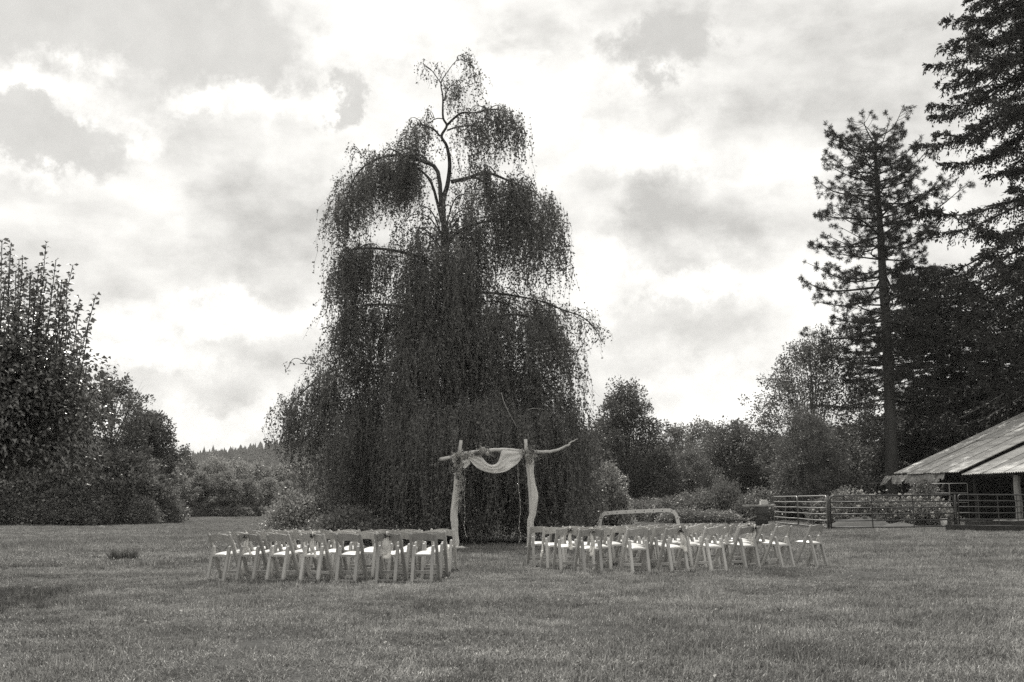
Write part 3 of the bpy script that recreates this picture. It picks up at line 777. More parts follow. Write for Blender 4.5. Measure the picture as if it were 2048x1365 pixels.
def dome_shrub(seed, r, h, n_leaf, leaf_size, lobes=34, shoots=0):
    """leafy mound of overlapping lobes, radius r, height h; a few long shoots stick out of it"""
    rng = np.random.default_rng(seed); tb, cb = MB(), MB(); P, A = [], []
    for i in range(lobes):
        a = i * 2.39996; q = math.sqrt((i + .5) / lobes); rr = r * q * rng.uniform(.75, 1.0)
        zc = h * (1 - q ** 2.4) * rng.uniform(.55, .86) + h * .10; lr = r * rng.uniform(.20, .34); lz = min(lr, h * .34)
        c = np.array((math.cos(a) * rr, math.sin(a) * rr, zc))
        tb.tube(curve_pts([(c[0] * .15, c[1] * .15, -.03), c * (.6, .6, .55), c], 6), np.linspace(.03, .008, 6), 4, False)
        n = n_leaf // lobes; d = unit(rng.normal(0, 1, (n, 3))); d[:, 2] = np.where(rng.random(n) < .75, np.abs(d[:, 2]), d[:, 2])
        wob = 1 + .35 * np.sin(d[:, :1] * 7 + i) * np.cos(d[:, 1:2] * 6 + 2 * i)
        p = c + d * np.array((lr, lr, lz)) * wob * (rng.random((n, 1)) ** .28) + rng.normal(0, .03 * r, (n, 3))
        P.append(p); A.append(d + rng.normal(0, .6, (n, 3)) + (0, 0, -.1))
        # fill below down to the ground
        m = n // 3; p = c + rng.normal(0, 1, (m, 3)) * (lr * .6, lr * .6, 0); p[:, 2] = rng.random(m) * c[2]
        P.append(p); A.append(rng.normal(0, 1, (m, 3)) + unit(p * (1, 1, 0)))
    for i in range(shoots):
        a = rng.uniform(0, 6.28); rr = r * rng.uniform(.1, .85); s = np.array((math.cos(a) * rr, math.sin(a) * rr, h * .55 * (1 - .5 * rr / r)))
        e = s + np.array((math.cos(a) * .35 * r * rng.random(), math.sin(a) * .35 * r * rng.random(), h * rng.uniform(.30, .62)))
        path = curve_pts([s, (s + e) / 2 + rng.normal(0, .03 * r, 3), e], 10); tb.tube(path, np.linspace(.012, .004, 10), 3, False)
        m = 60; k = rng.integers(1, 10, m); P.append(path[k] + rng.normal(0, .035 * r, (m, 3))); A.append(rng.normal(0, 1, (m, 3)) + (0, 0, .3))
    P = np.concatenate(P); A = np.concatenate(A); ok = P[:, 2] > 0.01; P, A = P[ok], A[ok]
    Ls = leaf_size * rng.uniform(.6, 1.35, len(P))
    leaf_quads(cb, P, A, Ls, Ls * rng.uniform(.5, .8, len(P)), rng, flat=.3)
    return tb, cb
def shrub_thing(name, label, loc, args, leafm, cat='shrub', group=None, rz=0.0, scale=None):
    T = thing(name, loc, rz, label, cat, group, scale); tb, cb = dome_shrub(**args)
    tb.build('stems', M_BARK, T, True); cb.build('foliage', leafm, T)
    return T
def re_mat(t, old, new):
    """give a copied thing's crown a lighter or darker species of leaf"""
    for c in kids(t):
        if c.data and c.data.materials and c.data.materials[0] == old:
            c.material_slots[0].link = 'OBJECT'; c.material_slots[0].material = new

# left tree line: two taller trees and the shrubs before them
t1 = tree_thing('alder_tree', 'open crowned tree rising from the thicket, tallest at the meadow edge', 'tree', at_px(212, 62), dict(seed=31, h=9.2, r=2.9, base_frac=.22, n_leaf=15000, leaf_size=.15, lobes=44, open_=.25), M_BROAD)
t2 = tree_thing('willow_tree', 'round headed tree ending the thicket where the meadow opens', 'tree', at_px(286, 66), dict(seed=32, h=7.2, r=2.5, base_frac=.2, n_leaf=22000, leaf_size=.15, lobes=52, open_=.35, upright=.9), M_BROAD)
t3 = tree_thing('thicket_tree', 'dark tree deep in the thicket behind the fruit tree', 'tree', at_px(90, 66), dict(seed=33, h=7.4, r=3.6, base_frac=.12, n_leaf=22000, leaf_size=.17, lobes=50), M_BROAD)
copy_thing(t3, at_px(-30, 64), 2.0, (1.1, 1.1, 1.0), 'broad dark tree at the end of the thicket away from the meadow gap')
s0 = shrub_thing('thicket_shrub', 'dark bushy shrub at the foot of the thicket, first from the meadow gap', at_px(302, 61), dict(seed=41, r=2.0, h=2.9, n_leaf=12000, leaf_size=.15, shoots=10), M_SHRUB, group='thicket shrubs')
s1 = shrub_thing('tall_thicket_shrub', 'tall shaggy shrub in the thicket under the round headed tree', at_px(240, 60), dict(seed=42, r=2.4, h=4.3, n_leaf=16000, leaf_size=.16, lobes=44, shoots=16), M_SHRUB, group='thicket shrubs')
for i, (px, Y, sc, rz, lab, src) in enumerate((
        (185, 59, (1, 1, .95), 1.2, 'shrub in the thicket between the tall shaggy shrub and the pale one', s1),
        (145, 58, (.95, .95, 1.05), 2.7, 'second tallest shrub of the thicket in front of the dark tree', s1),
        (85, 58, (1.05, 1, 1.0), 4.0, 'broad shrub of the thicket below the fruit tree shoots', s1),
        (25, 57, (1.1, 1.1, .95), 5.2, 'shrub of the thicket straight behind the fruit tree', s1),
        (-40, 57, (1.1, 1.1, 1.0), .4, 'last shrub of the thicket beyond the fruit tree', s1),
        (278, 58.5, (.6, .6, .55), 2.2, 'low round shrub sticking out of the thicket onto the meadow', s0),
        (110, 56.5, (.8, .8, .6), 3.0, 'low dark shrub at the meadow edge under the thicket', s0),
        (175, 57, (.8, .8, .6), 3.9, 'low shrub between two taller ones at the meadow edge', s0),
        (45, 56, (.85, .8, .65), 4.6, 'low shrub at the meadow edge nearest the fruit tree', s0))):
    c = copy_thing(src, at_px(px, Y), rz, sc, lab)
    if i in (1, 5, 8): re_mat(c, M_SHRUB, M_BRAMBLE)

# trees across the gap, at the far side of the meadow
f0 = tree_thing('far_oak', 'rounded tree in the far row, beside the meadow gap', 'tree', at_px(372, 88), dict(seed=51, h=5.0, r=2.0, base_frac=.03, n_leaf=9000, leaf_size=.17, lobes=40), M_FARB, group='far side trees')
f1 = tree_thing('far_willow', 'pale billowing tree in the far row below the ridge', 'tree', at_px(420, 90), dict(seed=52, h=5.1, r=2.5, base_frac=.02, n_leaf=11000, leaf_size=.17, lobes=46), M_FARL, group='far side trees')
for i, (px, Y, s, rz, lab, src) in enumerate((
        (465, 92, 1.05, 1.0, 'billowing pale tree of the far row, middle of the gap', f1),
        (510, 96, 1.05, 2.1, 'second pale tree of the far row from the birch', f1),
        (556, 98, 1.0, 3.0, 'pale tree of the far row partly behind the birch hem', f1),
        (600, 97, 1.05, 4.2, 'pale tree of the far row almost hidden by the birch', f1),
        (398, 86, .85, 5.0, 'smaller dark tree of the far row, front of the pale ones', f0),
        (445, 87, .85, .6, 'dark narrow tree of the far row in front of the gap centre', f0),
        (492, 88, .72, 1.7, 'low dark tree of the far row beside the paler crowns', f0),
        (535, 91, .75, 2.9, 'low tree of the far row, next to the birch shrub', f0),
        (350, 84, .8, 3.3, 'tree of the far row tucked behind the thicket end', f0),
        (578, 90, .7, 3.8, 'low rounded tree showing under the birch branches', f0))):
    copy_thing(src, at_px(px, Y), rz, (s, s, s * .92), lab)
for i, (px, Y, s) in enumerate(((430, 85, .55), (480, 86, .6), (520, 88, .55), (385, 84, .5))):
    c = copy_thing(s0, at_px(px, Y), 1.3 * i, (s, s, s * .55), ('low hedge shrub before the far row, %s from the thicket' % ('second', 'third', 'fourth', 'first')[i]))
    re_mat(c, M_SHRUB, M_BRAMBLE)

# right of the birch
poplar = tree_thing('poplar_tree', 'bushy pointed poplar standing behind the white metal hoop', 'tree', at_px(1256, 68), dict(seed=61, h=9.0, r=3.1, base_frac=.05, n_leaf=26000, leaf_size=.15, lobes=70, upright=1.1, top_pow=1.6), M_BROAD)
b0 = tree_thing('round_tree', 'dark round tree, broadest between the poplar and the maple', 'tree', at_px(1476, 84), dict(seed=62, h=7.5, r=3.3, base_frac=.05, n_leaf=18000, leaf_size=.18, lobes=54), M_BROAD, group='trees behind the brambles')
b1 = tree_thing('slender_tree', 'thin airy tree with visible stems next to the poplar', 'tree', at_px(1352, 82), dict(seed=63, h=7.2, r=2.2, base_frac=.12, n_leaf=9000, leaf_size=.15, lobes=46, open_=.2, upright=.9), M_BROAD_L, group='trees behind the brambles')
for i, (px, Y, s, rz, lab, src, m) in enumerate((
        (1415, 92, 1.08, 1.0, 'pale tree behind, between the airy tree and the dark round tree', b0, M_BROAD_L),
        (1545, 82, .86, 2.4, 'medium dark tree beside the maple', b0, None),
        (1592, 80, .78, 3.6, 'lower dark tree half behind the maple foliage', b0, None),
        (1205, 74, .92, 4.4, 'dark tree beside the poplar at the edge of the birch', b0, None),
        (1385, 72, .62, 5.1, 'small pale tree in front of the airy tree', b0, M_BROAD_L),
        (1320, 70, .62, .7, 'small dark tree leaning on the poplar', b0, None),
        (1660, 86, .95, 1.9, 'dark tree behind the pine trunk', b0, None),
        (1745, 88, .8, 2.8, 'dark tree between the pine and the barn', b0, None),
        (1510, 92, .95, .3, 'tree further back beyond the dark round tree', b1, None))):
    c = copy_thing(src, at_px(px, Y), rz, (s, s, s), lab)
    if m: re_mat(c, M_BROAD, m)
maple = tree_thing('maple_tree', 'spreading maple with ascending bare limbs below the pine', 'tree', at_px(1640, 67), dict(seed=64, h=12.2, r=4.3, base_frac=.14, n_leaf=30000, leaf_size=.15, lobes=66, open_=.26, upright=1.0, trunk_r=.16), M_BROAD)
copy_thing(maple, at_px(1625, 55), 2.2, (.52, .52, .5), 'dense low maple in front of the spreading one')
copy_thing(b0, at_px(1655, 58), 3.0, (.85, .85, .72), 'dark leafy tree under the maple behind the gates')

for px, Y, sc, lab in ((1835, 84, 1.25, 'dark tree filling the gap between the pine trunk and the firs'), (1915, 88, 1.5, 'dark broad tree behind the barn roof below the towering fir'), (2010, 90, 1.6, 'dark tree behind the barn ridge')):
    copy_thing(b0, at_px(px, Y), px * .01, (sc, sc, sc), lab)

# bramble bank and rose bushes
br = shrub_thing('bramble_mound', 'largest mounded bramble behind the hoop', at_px(1400, 58), dict(seed=71, r=1.7, h=1.6, n_leaf=9000, leaf_size=.11, lobes=40, shoots=6), M_BRAMBLE, 'bramble', 'bramble bank')
for i, (px, Y, sc, lab) in enumerate(((1345, 57, (1, 1, .8), 'low bramble mound beside the largest one, hoop side'), (1295, 59, (1, 1, .75), 'bramble mound below the poplar'),
                                      (1450, 58, (.7, .7, 1.35), 'tall narrow bramble with an upright top'), (1500, 57, (.9, .9, .8), 'bramble mound between the narrow one and the barrel'),
                                      (1540, 60, (1.2, 1.2, 1.05), 'bramble mound behind the barrel'), (1250, 60, (1, 1, .8), 'bramble mound at the birch end of the bank'),
                                      (1590, 62, (1.1, 1.1, 1.0), 'bramble mound behind the pale gate panel'), (1365, 54, (.8, .8, .45), 'low front bramble at the grass edge by the hoop'),
                                      (1430, 54, (.9, .9, .4), 'low front bramble at the grass edge by the barrel'), (1640, 62, (1.1, 1.1, 1.1), 'bramble mound behind the rose bushes'))):
    copy_thing(br, at_px(px, Y), 1.1 * i + .5, sc, lab)

def add_blossoms(T, r, h, n, seed):
    """round pale flower heads over the top of a bush, each a part"""
    rng = np.random.default_rng(seed); mb = MB()
    d = unit(rng.normal(0, 1, (34, 3)) + (0, 0, .4)); leaf_quads(mb, d * .01, d, .07, .055, rng)
    me = mb.build('blossom', M_PETAL, T); proto = me
    for i in range(n):
        a = rng.uniform(0, 6.283); q = math.sqrt(rng.random()); z = h * (1.02 - .72 * q ** 2.2) * rng.uniform(.72, 1.08)
        o = proto if i == 0 else proto.copy()
        if i: COL.objects.link(o); o.parent = T
        o.location = (math.cos(a) * q * r * 1.02, math.sin(a) * q * r * 1.02, z); s = rng.uniform(.7, 1.4); o.scale = (s, s, s)
        o.rotation_euler = (0, 0, rng.uniform(0, 6))
for i, (px, Y, r, h, n, lab) in enumerate(((1700, 47, 1.3, 1.75, 46, 'tallest rose bush covered in pale blooms behind the long dark gate'), (1755, 46.5, 1.2, 1.45, 44, 'rose bush with pale blooms behind the middle of the long gate'),
                                        (1815, 46, 1.2, 1.35, 44, 'rose bush with pale blooms beside the barn eave'), (1868, 45.5, 1.0, 1.3, 34, 'rose bush with pale blooms next to the gate hinge'), (1646, 49, .8, 1.25, 22, 'small rose bush with few pale blooms behind the pale panel'))):
    T = shrub_thing('rose_bush', lab, at_px(px, Y), dict(seed=80 + i, r=r, h=h * .92, n_leaf=5200, leaf_size=.075, lobes=30, shoots=9), M_BRAMBLE, 'bush', 'rose bushes')
    add_blossoms(T, r, h, n, 90 + i)
shrub_thing('weedy_bush', 'feathery pale bush growing against the barn opening', at_px(1850, 49.5), dict(seed=95, r=.9, h=2.2, n_leaf=3500, leaf_size=.09, shoots=22), M_BRAMBLE, 'bush')

# shrubs against the birch
shrub_thing('snowberry_bush', 'bright leaved shrub at the foot of the birch, meadow side', at_px(598, 31), dict(seed=97, r=1.25, h=1.55, n_leaf=9000, leaf_size=.075, lobes=40, shoots=16), M_SHRUB_L, 'shrub')
shrub_thing('birch_foot_shrub', 'darker leafy shrub under the birch behind the chairs', at_px(690, 29.6), dict(seed=98, r=1.5, h=.95, n_leaf=9000, leaf_size=.07, lobes=40, shoots=10), M_BRAMBLE, 'shrub')
shrub_thing('hazel_bush', 'pale upright shrub between the birch and the white hoop', at_px(1216, 36), dict(seed=99, r=.95, h=2.5, n_leaf=8000, leaf_size=.085, lobes=44, shoots=16), M_SHRUB_L, 'shrub')

# ------------------------------------------------------------------ conifers
def fir_tree():
    rng = np.random.default_rng(17); H = 46.0; tb, lf = MB(), MB()
    tp = curve_pts([(0, 0, -.2), (0.1, 0, 12), (0, .1, 28), (0, 0, H)], 30); tb.tube(tp, np.linspace(.75, .05, 30), 12)
    def prof(z): return np.interp(z, [3, 8, 13, 19.6, 21.6, 22.3, 24.9, 25.6, 29, 34, 40, 46], [10, 12.5, 13.8, 13.8, 12.6, 3.6, 3.8, 9.8, 10.2, 8.8, 5.2, .4])
    P, A, LL = [], [], []
    z = 8.6; i = 0
    while z < H - .6:
        whorl = rng.integers(3, 5)
        for k in range(whorl):
            a = i * 2.39996 + rng.normal(0, .15); i += 1
            R = prof(z) * rng.uniform(.72, 1.05)
            if R < .4: continue
            dx = np.array((math.cos(a), math.sin(a), 0)); sag = R * (.22 if z < 20 else .12); rise = R * (.10 if z < 24 else .22)
            z0 = z + rng.normal(0, .25)
            path = curve_pts([(0, 0, z0), tuple(dx * R * .3 + (0, 0, z0 + rise * .3 - sag * .25)), tuple(dx * R * .7 + (0, 0, z0 - sag)), tuple(dx * R + (0, 0, z0 - sag * .72))], 16)
            tb.tube(path, np.linspace(.05 + R * .008, .012, 16), 5, False)
            side = np.array((-dx[1], dx[0], 0)); n = int(R * 10)
            s = rng.uniform(.16, 1, n); f = s * 15; kk = np.minimum(f.astype(int), 14); u = (f - kk)[:, None]
            c = path[kk] * (1 - u) + path[kk + 1] * u
            sg = np.where(rng.random(n) < .5, 1, -1)[:, None]
            bl = (rng.uniform(.5, 1.25, n) * (.35 + 1.2 * (1 - s) ** .7) * min(1.0, R / 5 + .3))
            d = unit(side * sg * rng.uniform(.5, 1.0, (n, 1)) + dx * rng.uniform(.3, .9, (n, 1)) + np.stack([np.zeros(n), np.zeros(n), rng.uniform(-.25, .25, n)], -1))
            hang = rng.random(n) < (.45 if z < 26 else .25)
            m = 18
            t = np.linspace(0.02, 1, m)[None, :, None]
            q = c[:, None, :] + d[:, None, :] * bl[:, None, None] * t
            q[:, :, 2] -= (np.where(hang, rng.uniform(.5, 1.5, n), rng.uniform(.05, .35, n)) * bl)[:, None] * (t[:, :, 0] ** 1.6)
            ax = np.gradient(q, axis=1); q = q + rng.normal(0, .05, q.shape)
            P.append(q.reshape(-1, 3)); A.append((unit(ax) + rng.normal(0, .45, ax.shape)).reshape(-1, 3))
        z += rng.uniform(.5, .8) if z < 34 else rng.uniform(.35, .6)
    P = np.concatenate(P); A = np.concatenate(A); N = len(P)
    leaf_quads(lf, P, A, rng.uniform(.18, .36, N), rng.uniform(.07, .13, N), rng)
    print('fir sprays', N)
    base = at_px(2205, 64)
    T = thing('fir_tree', base, .9, 'towering dark fir with drooping boughs rising behind the barn', 'tree')
    tb.build('trunk', M_BARKP, T, True); lf.build('crown', M_FIR, T)
    copy_thing(T, at_px(1905, 77), 3.4, (.80, .80, .43), 'smaller dense fir between the pine and the towering fir')
    copy_thing(T, at_px(2150, 80), 1.4, (.9, .9, .40), 'dark fir standing behind the towering one')
fir_tree()

def pine_tree():
    rng = np.random.default_rng(29); Y0 = 63.0; base = at_px(1785, Y0); B = np.array(base)
    W = lambda px, py: np.array(at_Y(px, py, Y0)) - B
    T = thing('pine_tree', base, 0, 'tall open pine with tufted branches and a bare lower trunk', 'tree'); tb, lf = MB(), MB()
    tr = [np.array((0, 0, -.2)), W(1783, 900), W(1775, 700), W(1766, 560), W(1758, 420), W(1752, 330), W(1750, 272)]
    tp = curve_pts(tr, 40); H = tp[-1, 2]
    tb.tube(tp, np.interp(tp[:, 2], [0, 8, 16, 22, H], [.42, .34, .25, .15, .04]), 10)
    def cx(z): return np.array([np.interp(z, tp[:, 2], tp[:, 0]), np.interp(z, tp[:, 2], tp[:, 1]), z])
    def prof(z): return np.interp(z, [7.5, 10, 12, 14.5, 16.5, 18.5, 21, 23, 24.8, 26.2], [2.4, 4.0, 4.8, 4.9, 5.2, 5.6, 4.2, 3.1, 2.2, 1.4])
    tips = []
    z = 8.0; i = 0
    while z < H + .1:
        for k in range(int(rng.integers(3, 6))):
            a = i * 2.39996 + rng.normal(0, .2); i += 1; R = prof(z) * rng.uniform(.42, 1.08)
            dx = np.array((math.cos(a), math.sin(a), 0)); el = np.interp(z, [8, 14, 19, 23, 26], [-.22, -.05, .18, .42, .6]) + rng.normal(0, .08)
            c = cx(z); e = c + dx * R + (0, 0, R * el + .12 * R); mid = c + dx * R * .5 + (0, 0, R * el * .35) + rng.normal(0, .09, 3) * R
            path = curve_pts([c, mid, e], 14); tb.tube(path, np.linspace(.03 + R * .012, .012, 14), 5, False)
            tips.append((e, unit(e - mid)))
            n = int(R * 3.0) + 2
            for s in rng.uniform(.28, 1, n):
                q = path[int(s * 13)]; sd = unit(dx * rng.uniform(.2, .9) + np.array((-dx[1], dx[0], 0)) * rng.choice((-1, 1)) * rng.uniform(.3, 1) + (0, 0, rng.uniform(-.35, .75)))
                L = rng.uniform(.5, 1.5) * (1.15 - .55 * s); e2 = q + sd * L
                tb.tube(curve_pts([q, q + sd * L * .5 + (0, 0, -.05), e2], 5), np.linspace(.02, .009, 5), 3, False)
                tips.append((e2, sd))
                if L > .55:
                    for _ in range(2):
                        sd2 = unit(sd + rng.normal(0, .6, 3)); q2 = q + sd * L * rng.uniform(.4, .8); e3 = q2 + sd2 * L * .4
                        tb.tube(np.array([q2, e3]), np.array([.012, .007]), 3, False); tips.append((e3, sd2))
        z += rng.uniform(.42, .7) if z < 21.5 else rng.uniform(.45, .6)
    for zz in (5.2, 5.9, 6.5, 7.1):      # dead stubs
        a = rng.uniform(0, 6); c = cx(zz); tb.tube(np.array([c, c + (math.cos(a) * 1.6, math.sin(a) * 1.6, -.3)]), np.array([.04, .01]), 4, False)
    C = np.array([t[0] for t in tips]); D = np.array([t[1] for t in tips]); m = 34; n = len(C)
    d = unit(rng.normal(0, 1, (n, m, 3)) + D[:, None, :] * .55); p = C[:, None, :] - D[:, None, :] * rng.uniform(0, .14, (n, m, 1))
    leaf_quads(lf, p.reshape(-1, 3), d.reshape(-1, 3), rng.uniform(.16, .30, n * m), .024, rng)
    tb.build('trunk', M_BARKP, T, True); lf.build('crown', M_PINE, T)
    print('pine tufts', n)
pine_tree()

# ------------------------------------------------------------------ barn
def barn():
    near = np.array((25.4, 43.0)); far = np.array((23.1, 59.0)); ax = (far - near); Lb = np.linalg.norm(ax); ax /= Lb
    v = np.array((ax[1], -ax[0])); g0 = float(gz(23.0))
    yaw = math.atan2(ax[1], ax[0])
    T = thing('barn', (near[0], near[1], g0), yaw, 'old open sided barn with a long patched tin roof', 'barn')
    # local frame: +X along the eave (away), -Y inward (towards v)
    EZ, SL, RW = 2.72, math.tan(math.radians(23)), 8.6
    step = 9.4                    # where the roof changes level
    def roof_pt(x, d, lift=0.0): return np.array((x, -d, EZ + d * SL + lift))
    pitch_mat = np.array(((1, 0, 0), (0, math.cos(math.radians(23)), math.sin(math.radians(23))), (0, -math.sin(math.radians(23)), math.cos(math.radians(23)))))
    rng = random.Random(4)
    # one corrugated sheet, ribs running up the slope; shared by every sheet
    def sheet_mesh(w, l, mat, name):
        mb = MB(); n = 49; xs = np.linspace(0, w, n); zs = .030 * np.cos(np.linspace(0, 2 * np.pi * 6, n)); rows = (0, l * .5, l)
        top = np.concatenate([np.stack([xs, np.full(n, -q), zs], -1) for q in rows])
        b = mb.verts(top); k = np.arange(n - 1)
        for r in range(2): mb.quads(np.stack([b + r * n + k, b + (r + 1) * n + k, b + (r + 1) * n + k + 1, b + r * n + k + 1], 1))
        o = mb.build(name, mat, T); return o
    proto = {}
    sl = 1 / math.cos(math.radians(23))
    courses = ((-.55, 5.0), (3.90, 5.25))      # (distance in from wall of lower edge, sheet length along slope)
    first = {}
    x = 0.0; idx = 0
    while x < Lb + .2:
        far_part = x > step
        for ci, (d0, l) in enumerate(courses):
            mat = M_TIN if rng.random() < .72 else M_TIN2
            key = (ci, mat.name)
            if key not in first: o = sheet_mesh(.93, l, mat, 'roof_sheet'); first[key] = o
            else: o = first[key].copy(); COL.objects.link(o); o.parent = T
            lift = (.20 if far_part else 0.0) + (.012 if idx % 2 else 0) + ci * .015
            d = d0 + (rng.uniform(-.22, .12) if far_part and ci == 0 else rng.uniform(-.02, .02))
            p = roof_pt(x, d, lift); o.location = p; o.rotation_euler = (-math.radians(23) + (rng.uniform(-.008, .008)), rng.uniform(-.006, .006), rng.uniform(-.012, .012) if far_part else 0)
        x += .87; idx += 1
    # back slope, one sheet
    mb = MB(); ridge = 8.62
    a = [roof_pt(-.1, ridge, .12), roof_pt(Lb + .3, ridge, .12), roof_pt(Lb + .3, ridge, .12) + np.array((0, -7.5, -3.0)), roof_pt(-.1, ridge, .12) + np.array((0, -7.5, -3.0))]
    b = mb.verts(a + [p - np.array((0, 0, .04)) for p in a]); mb.quads(np.array([(0, 1, 2, 3), (7, 6, 5, 4), (0, 4, 5, 1), (1, 5, 6, 2), (2, 6, 7, 3), (3, 7, 4, 0)]) + b); mb.build('back_roof', M_TIN2, T)
    # rafters and eave beam under the sheets
    for i in range(10):
        x = .4 + i * (Lb - .6) / 9; mb = MB(); z = -.14 + (.18 if x > step else 0)
        mb.bar(roof_pt(x, -.45, z), roof_pt(x, 8.5, z), .06, .14); mb.build('rafter', M_BOARD, T)
    for s, e, z in ((0, step, -.30), (step, Lb, -.12)):
        mb = MB(); mb.bar((s, -.15, EZ + z), (e, -.15, EZ + z), .12, .18); mb.build('eave_beam', M_BOARD, T)
    # posts along the open side; the pale one shows clearest
    for x, w, m in ((.3, .18, M_BOARD), (3.3, .2, M_BOARD), (6.15, .34, M_POSTW), (9.6, .18, M_BOARD), (13.0, .18, M_BOARD), (16.6, .2, M_BOARD)):
        mb = MB(); hh = EZ - .34 + (.18 if x > step else 0); n = 6
        mb.tube([(x + .02 * math.sin(k * 2.1), -.15 + .015 * math.cos(k * 1.7), hh * k / (n - 1)) for k in range(n)], [w * .5 * (1 + .06 * math.sin(k * 3)) for k in range(n)], 8)
        mb.build('post', m, T, False)
    # near bay: upright dark boards above pale sheets
    x = .35
    while x < 5.9:
        w = rng.uniform(.17, .23); mb = MB(); mb.box((x + w / 2, -.42 - rng.uniform(0, .012), 1.92), (w - .03, .025, 1.35)); mb.build('wall_board', M_BOARD, T); x += w
    for i in range(5):
        mb = MB(); mb.box((.9 + i * 1.12, -.42, .65), (1.06, .03, 1.12)); mb.build('wall_panel', M_PANEL, T)
    mb = MB(); mb.box((3.1, -.36, 1.235), (5.4, .06, .09)); mb.build('wall_rail', M_BOARD, T)
    mb = MB(); mb.box((6.9, -.6, .62), (.14, .12, 1.1)); mb.build('stall_post', M_POSTW, T)
    # far long wall and the gable ends: boards with a lit gap under the eave
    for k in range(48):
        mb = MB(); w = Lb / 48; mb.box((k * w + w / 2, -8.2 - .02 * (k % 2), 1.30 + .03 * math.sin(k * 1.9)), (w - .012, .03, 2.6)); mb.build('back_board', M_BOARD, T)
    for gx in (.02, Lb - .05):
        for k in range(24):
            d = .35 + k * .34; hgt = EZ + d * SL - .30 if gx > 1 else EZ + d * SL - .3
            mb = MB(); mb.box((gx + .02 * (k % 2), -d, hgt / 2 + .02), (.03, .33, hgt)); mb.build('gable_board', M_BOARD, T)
    # torn roofing hanging from the far eave
    r2 = np.random.default_rng(6)
    for k in range(15):
        x = 11.4 + k * .42 + rng.uniform(-.05, .05); L = rng.uniform(.45, .85); w = rng.uniform(.4, .6)
        p0 = roof_pt(x, -.52, .12); mb = MB(); n, mrow = 6, 4
        dr = np.array((rng.uniform(-.25, .25), .40, -rng.uniform(.4, .9))); dr /= np.linalg.norm(dr)
        g = []
        for r in range(mrow):
            for c in range(n):
                t = r / (mrow - 1); cut = 1 - (.55 * r2.random() if r == mrow - 1 else 0)
                g.append(p0 + np.array((w * (c / (n - 1) - .5), 0, 0)) + dr * L * t * cut + np.array((0, 0, -.10 * t * t)) + r2.normal(0, .02, 3))
        b = mb.verts(g)
        for r in range(mrow - 1):
            for c in range(n - 1): mb.quads([(b + r * n + c, b + r * n + c + 1, b + (r + 1) * n + c + 1, b + (r + 1) * n + c)])
        o = mb.build('torn_roofing', M_FELT, T); md = o.modifiers.new('thick', 'SOLIDIFY'); md.thickness = .02
barn()

# ------------------------------------------------------------------ gates and farm clutter
def gate(name, label, a, b, h, mat, rails=6, uprights=3, round_ends=True, leg=0.06, r=.030):
    """tubular gate between ground points a and b"""
    a = Vector(a); b = Vector(b); L = (b - a).length; d = (b - a)
    T = thing(name, a, math.atan2(d.y, d.x), label, 'gate', 'metal farm gates')
    dz = d.z / L
    P = lambda x, z: (x, 0, z + dz * x)
    # outer frame: one bent tube
    c = .16 if round_ends else .03
    pts = [P(0, leg), P(0, h - c), P(c * .3, h - c * .3), P(c, h)] + [P(L - c, h), P(L - c * .3, h - c * .3), P(L, h - c), P(L, leg)]
    mb = MB(); mb.tube(pts, r, 8); mb.build('frame', mat, T, True)
    for i in range(rails - 1):
        z = leg + .05 + (h - leg - .05) * (i / (rails - 1)) ** 0.96
        mb = MB(); mb.tube([P(0, z), P(L / 2, z - .012), P(L, z)], r * .85, 6); mb.build('rail', mat, T, True)
    for i in range(1, uprights + 1):
        x = L * i / (uprights + 1); mb = MB(); mb.bar(P(x, leg), P(x, h), .05, .012, (0, 1, 0)); mb.build('brace', mat, T)
    for x in (0.0, L):
        mb = MB(); mb.tube([P(x, -.05), P(x, leg)], r, 8); mb.build('foot', mat, T, True)
    return T
gA = on_ground(1657, 1061); gB = on_ground(1550, 1049); gC = on_ground(1914, 1058.5); gD = on_ground(2075, 1056)
H_G = 1.36
gmid = (gA * .5 + gB * .5); gmid.z = float(gz(gmid.x))
eps = (gB - gA).normalized() * .07
gate('short_gate', 'bright galvanised gate panel joined to the long dark gate', gA + eps, gmid - eps * .5, H_G, M_TUBEL, 6, 1, True)
gate('short_gate', 'bright galvanised gate panel ending beside the barrel', gmid + eps * .5, gB, H_G, M_TUBEL, 6, 1, True)
gate('long_gate', 'long dark tubular gate in front of the rose bushes', gA + Vector((.12, 0, 0)), gC - Vector((.07, 0, 0)), H_G, M_TUBE, 6, 2, True)
gate('barn_gate', 'dark round cornered gate standing before the barn', gC + Vector((.12, 0, 0)), gD, H_G + .02, M_TUBE, 6, 3, True)
pt = MB(); pt.tube([(0, 0, -.1), (0, 0, 1.40)], .035, 8); tag(pt.build('gate_post', M_BARREL, None, True), 'dark post between the pale panel and the long gate', 'post').location = gA + Vector((.05, .02, 0))
pt = MB(); pt.tube([(0, 0, -.1), (0, 0, 1.38)], .035, 8); tag(pt.build('gate_post', M_BARREL, None, True), 'dark post between the long gate and the barn gate', 'post').location = gC + Vector((.02, .02, 0))
# a second gate leaning in the barn opening
p = at_px(1930, 48.5); q = at_px(1948, 47.2)
gate('old_gate', 'thin old gate leaning inside the barn opening', at_px(1868, 48.6), at_px(1940, 47.6), 1.95, M_TUBEL, 5, 1, False, r=.012)

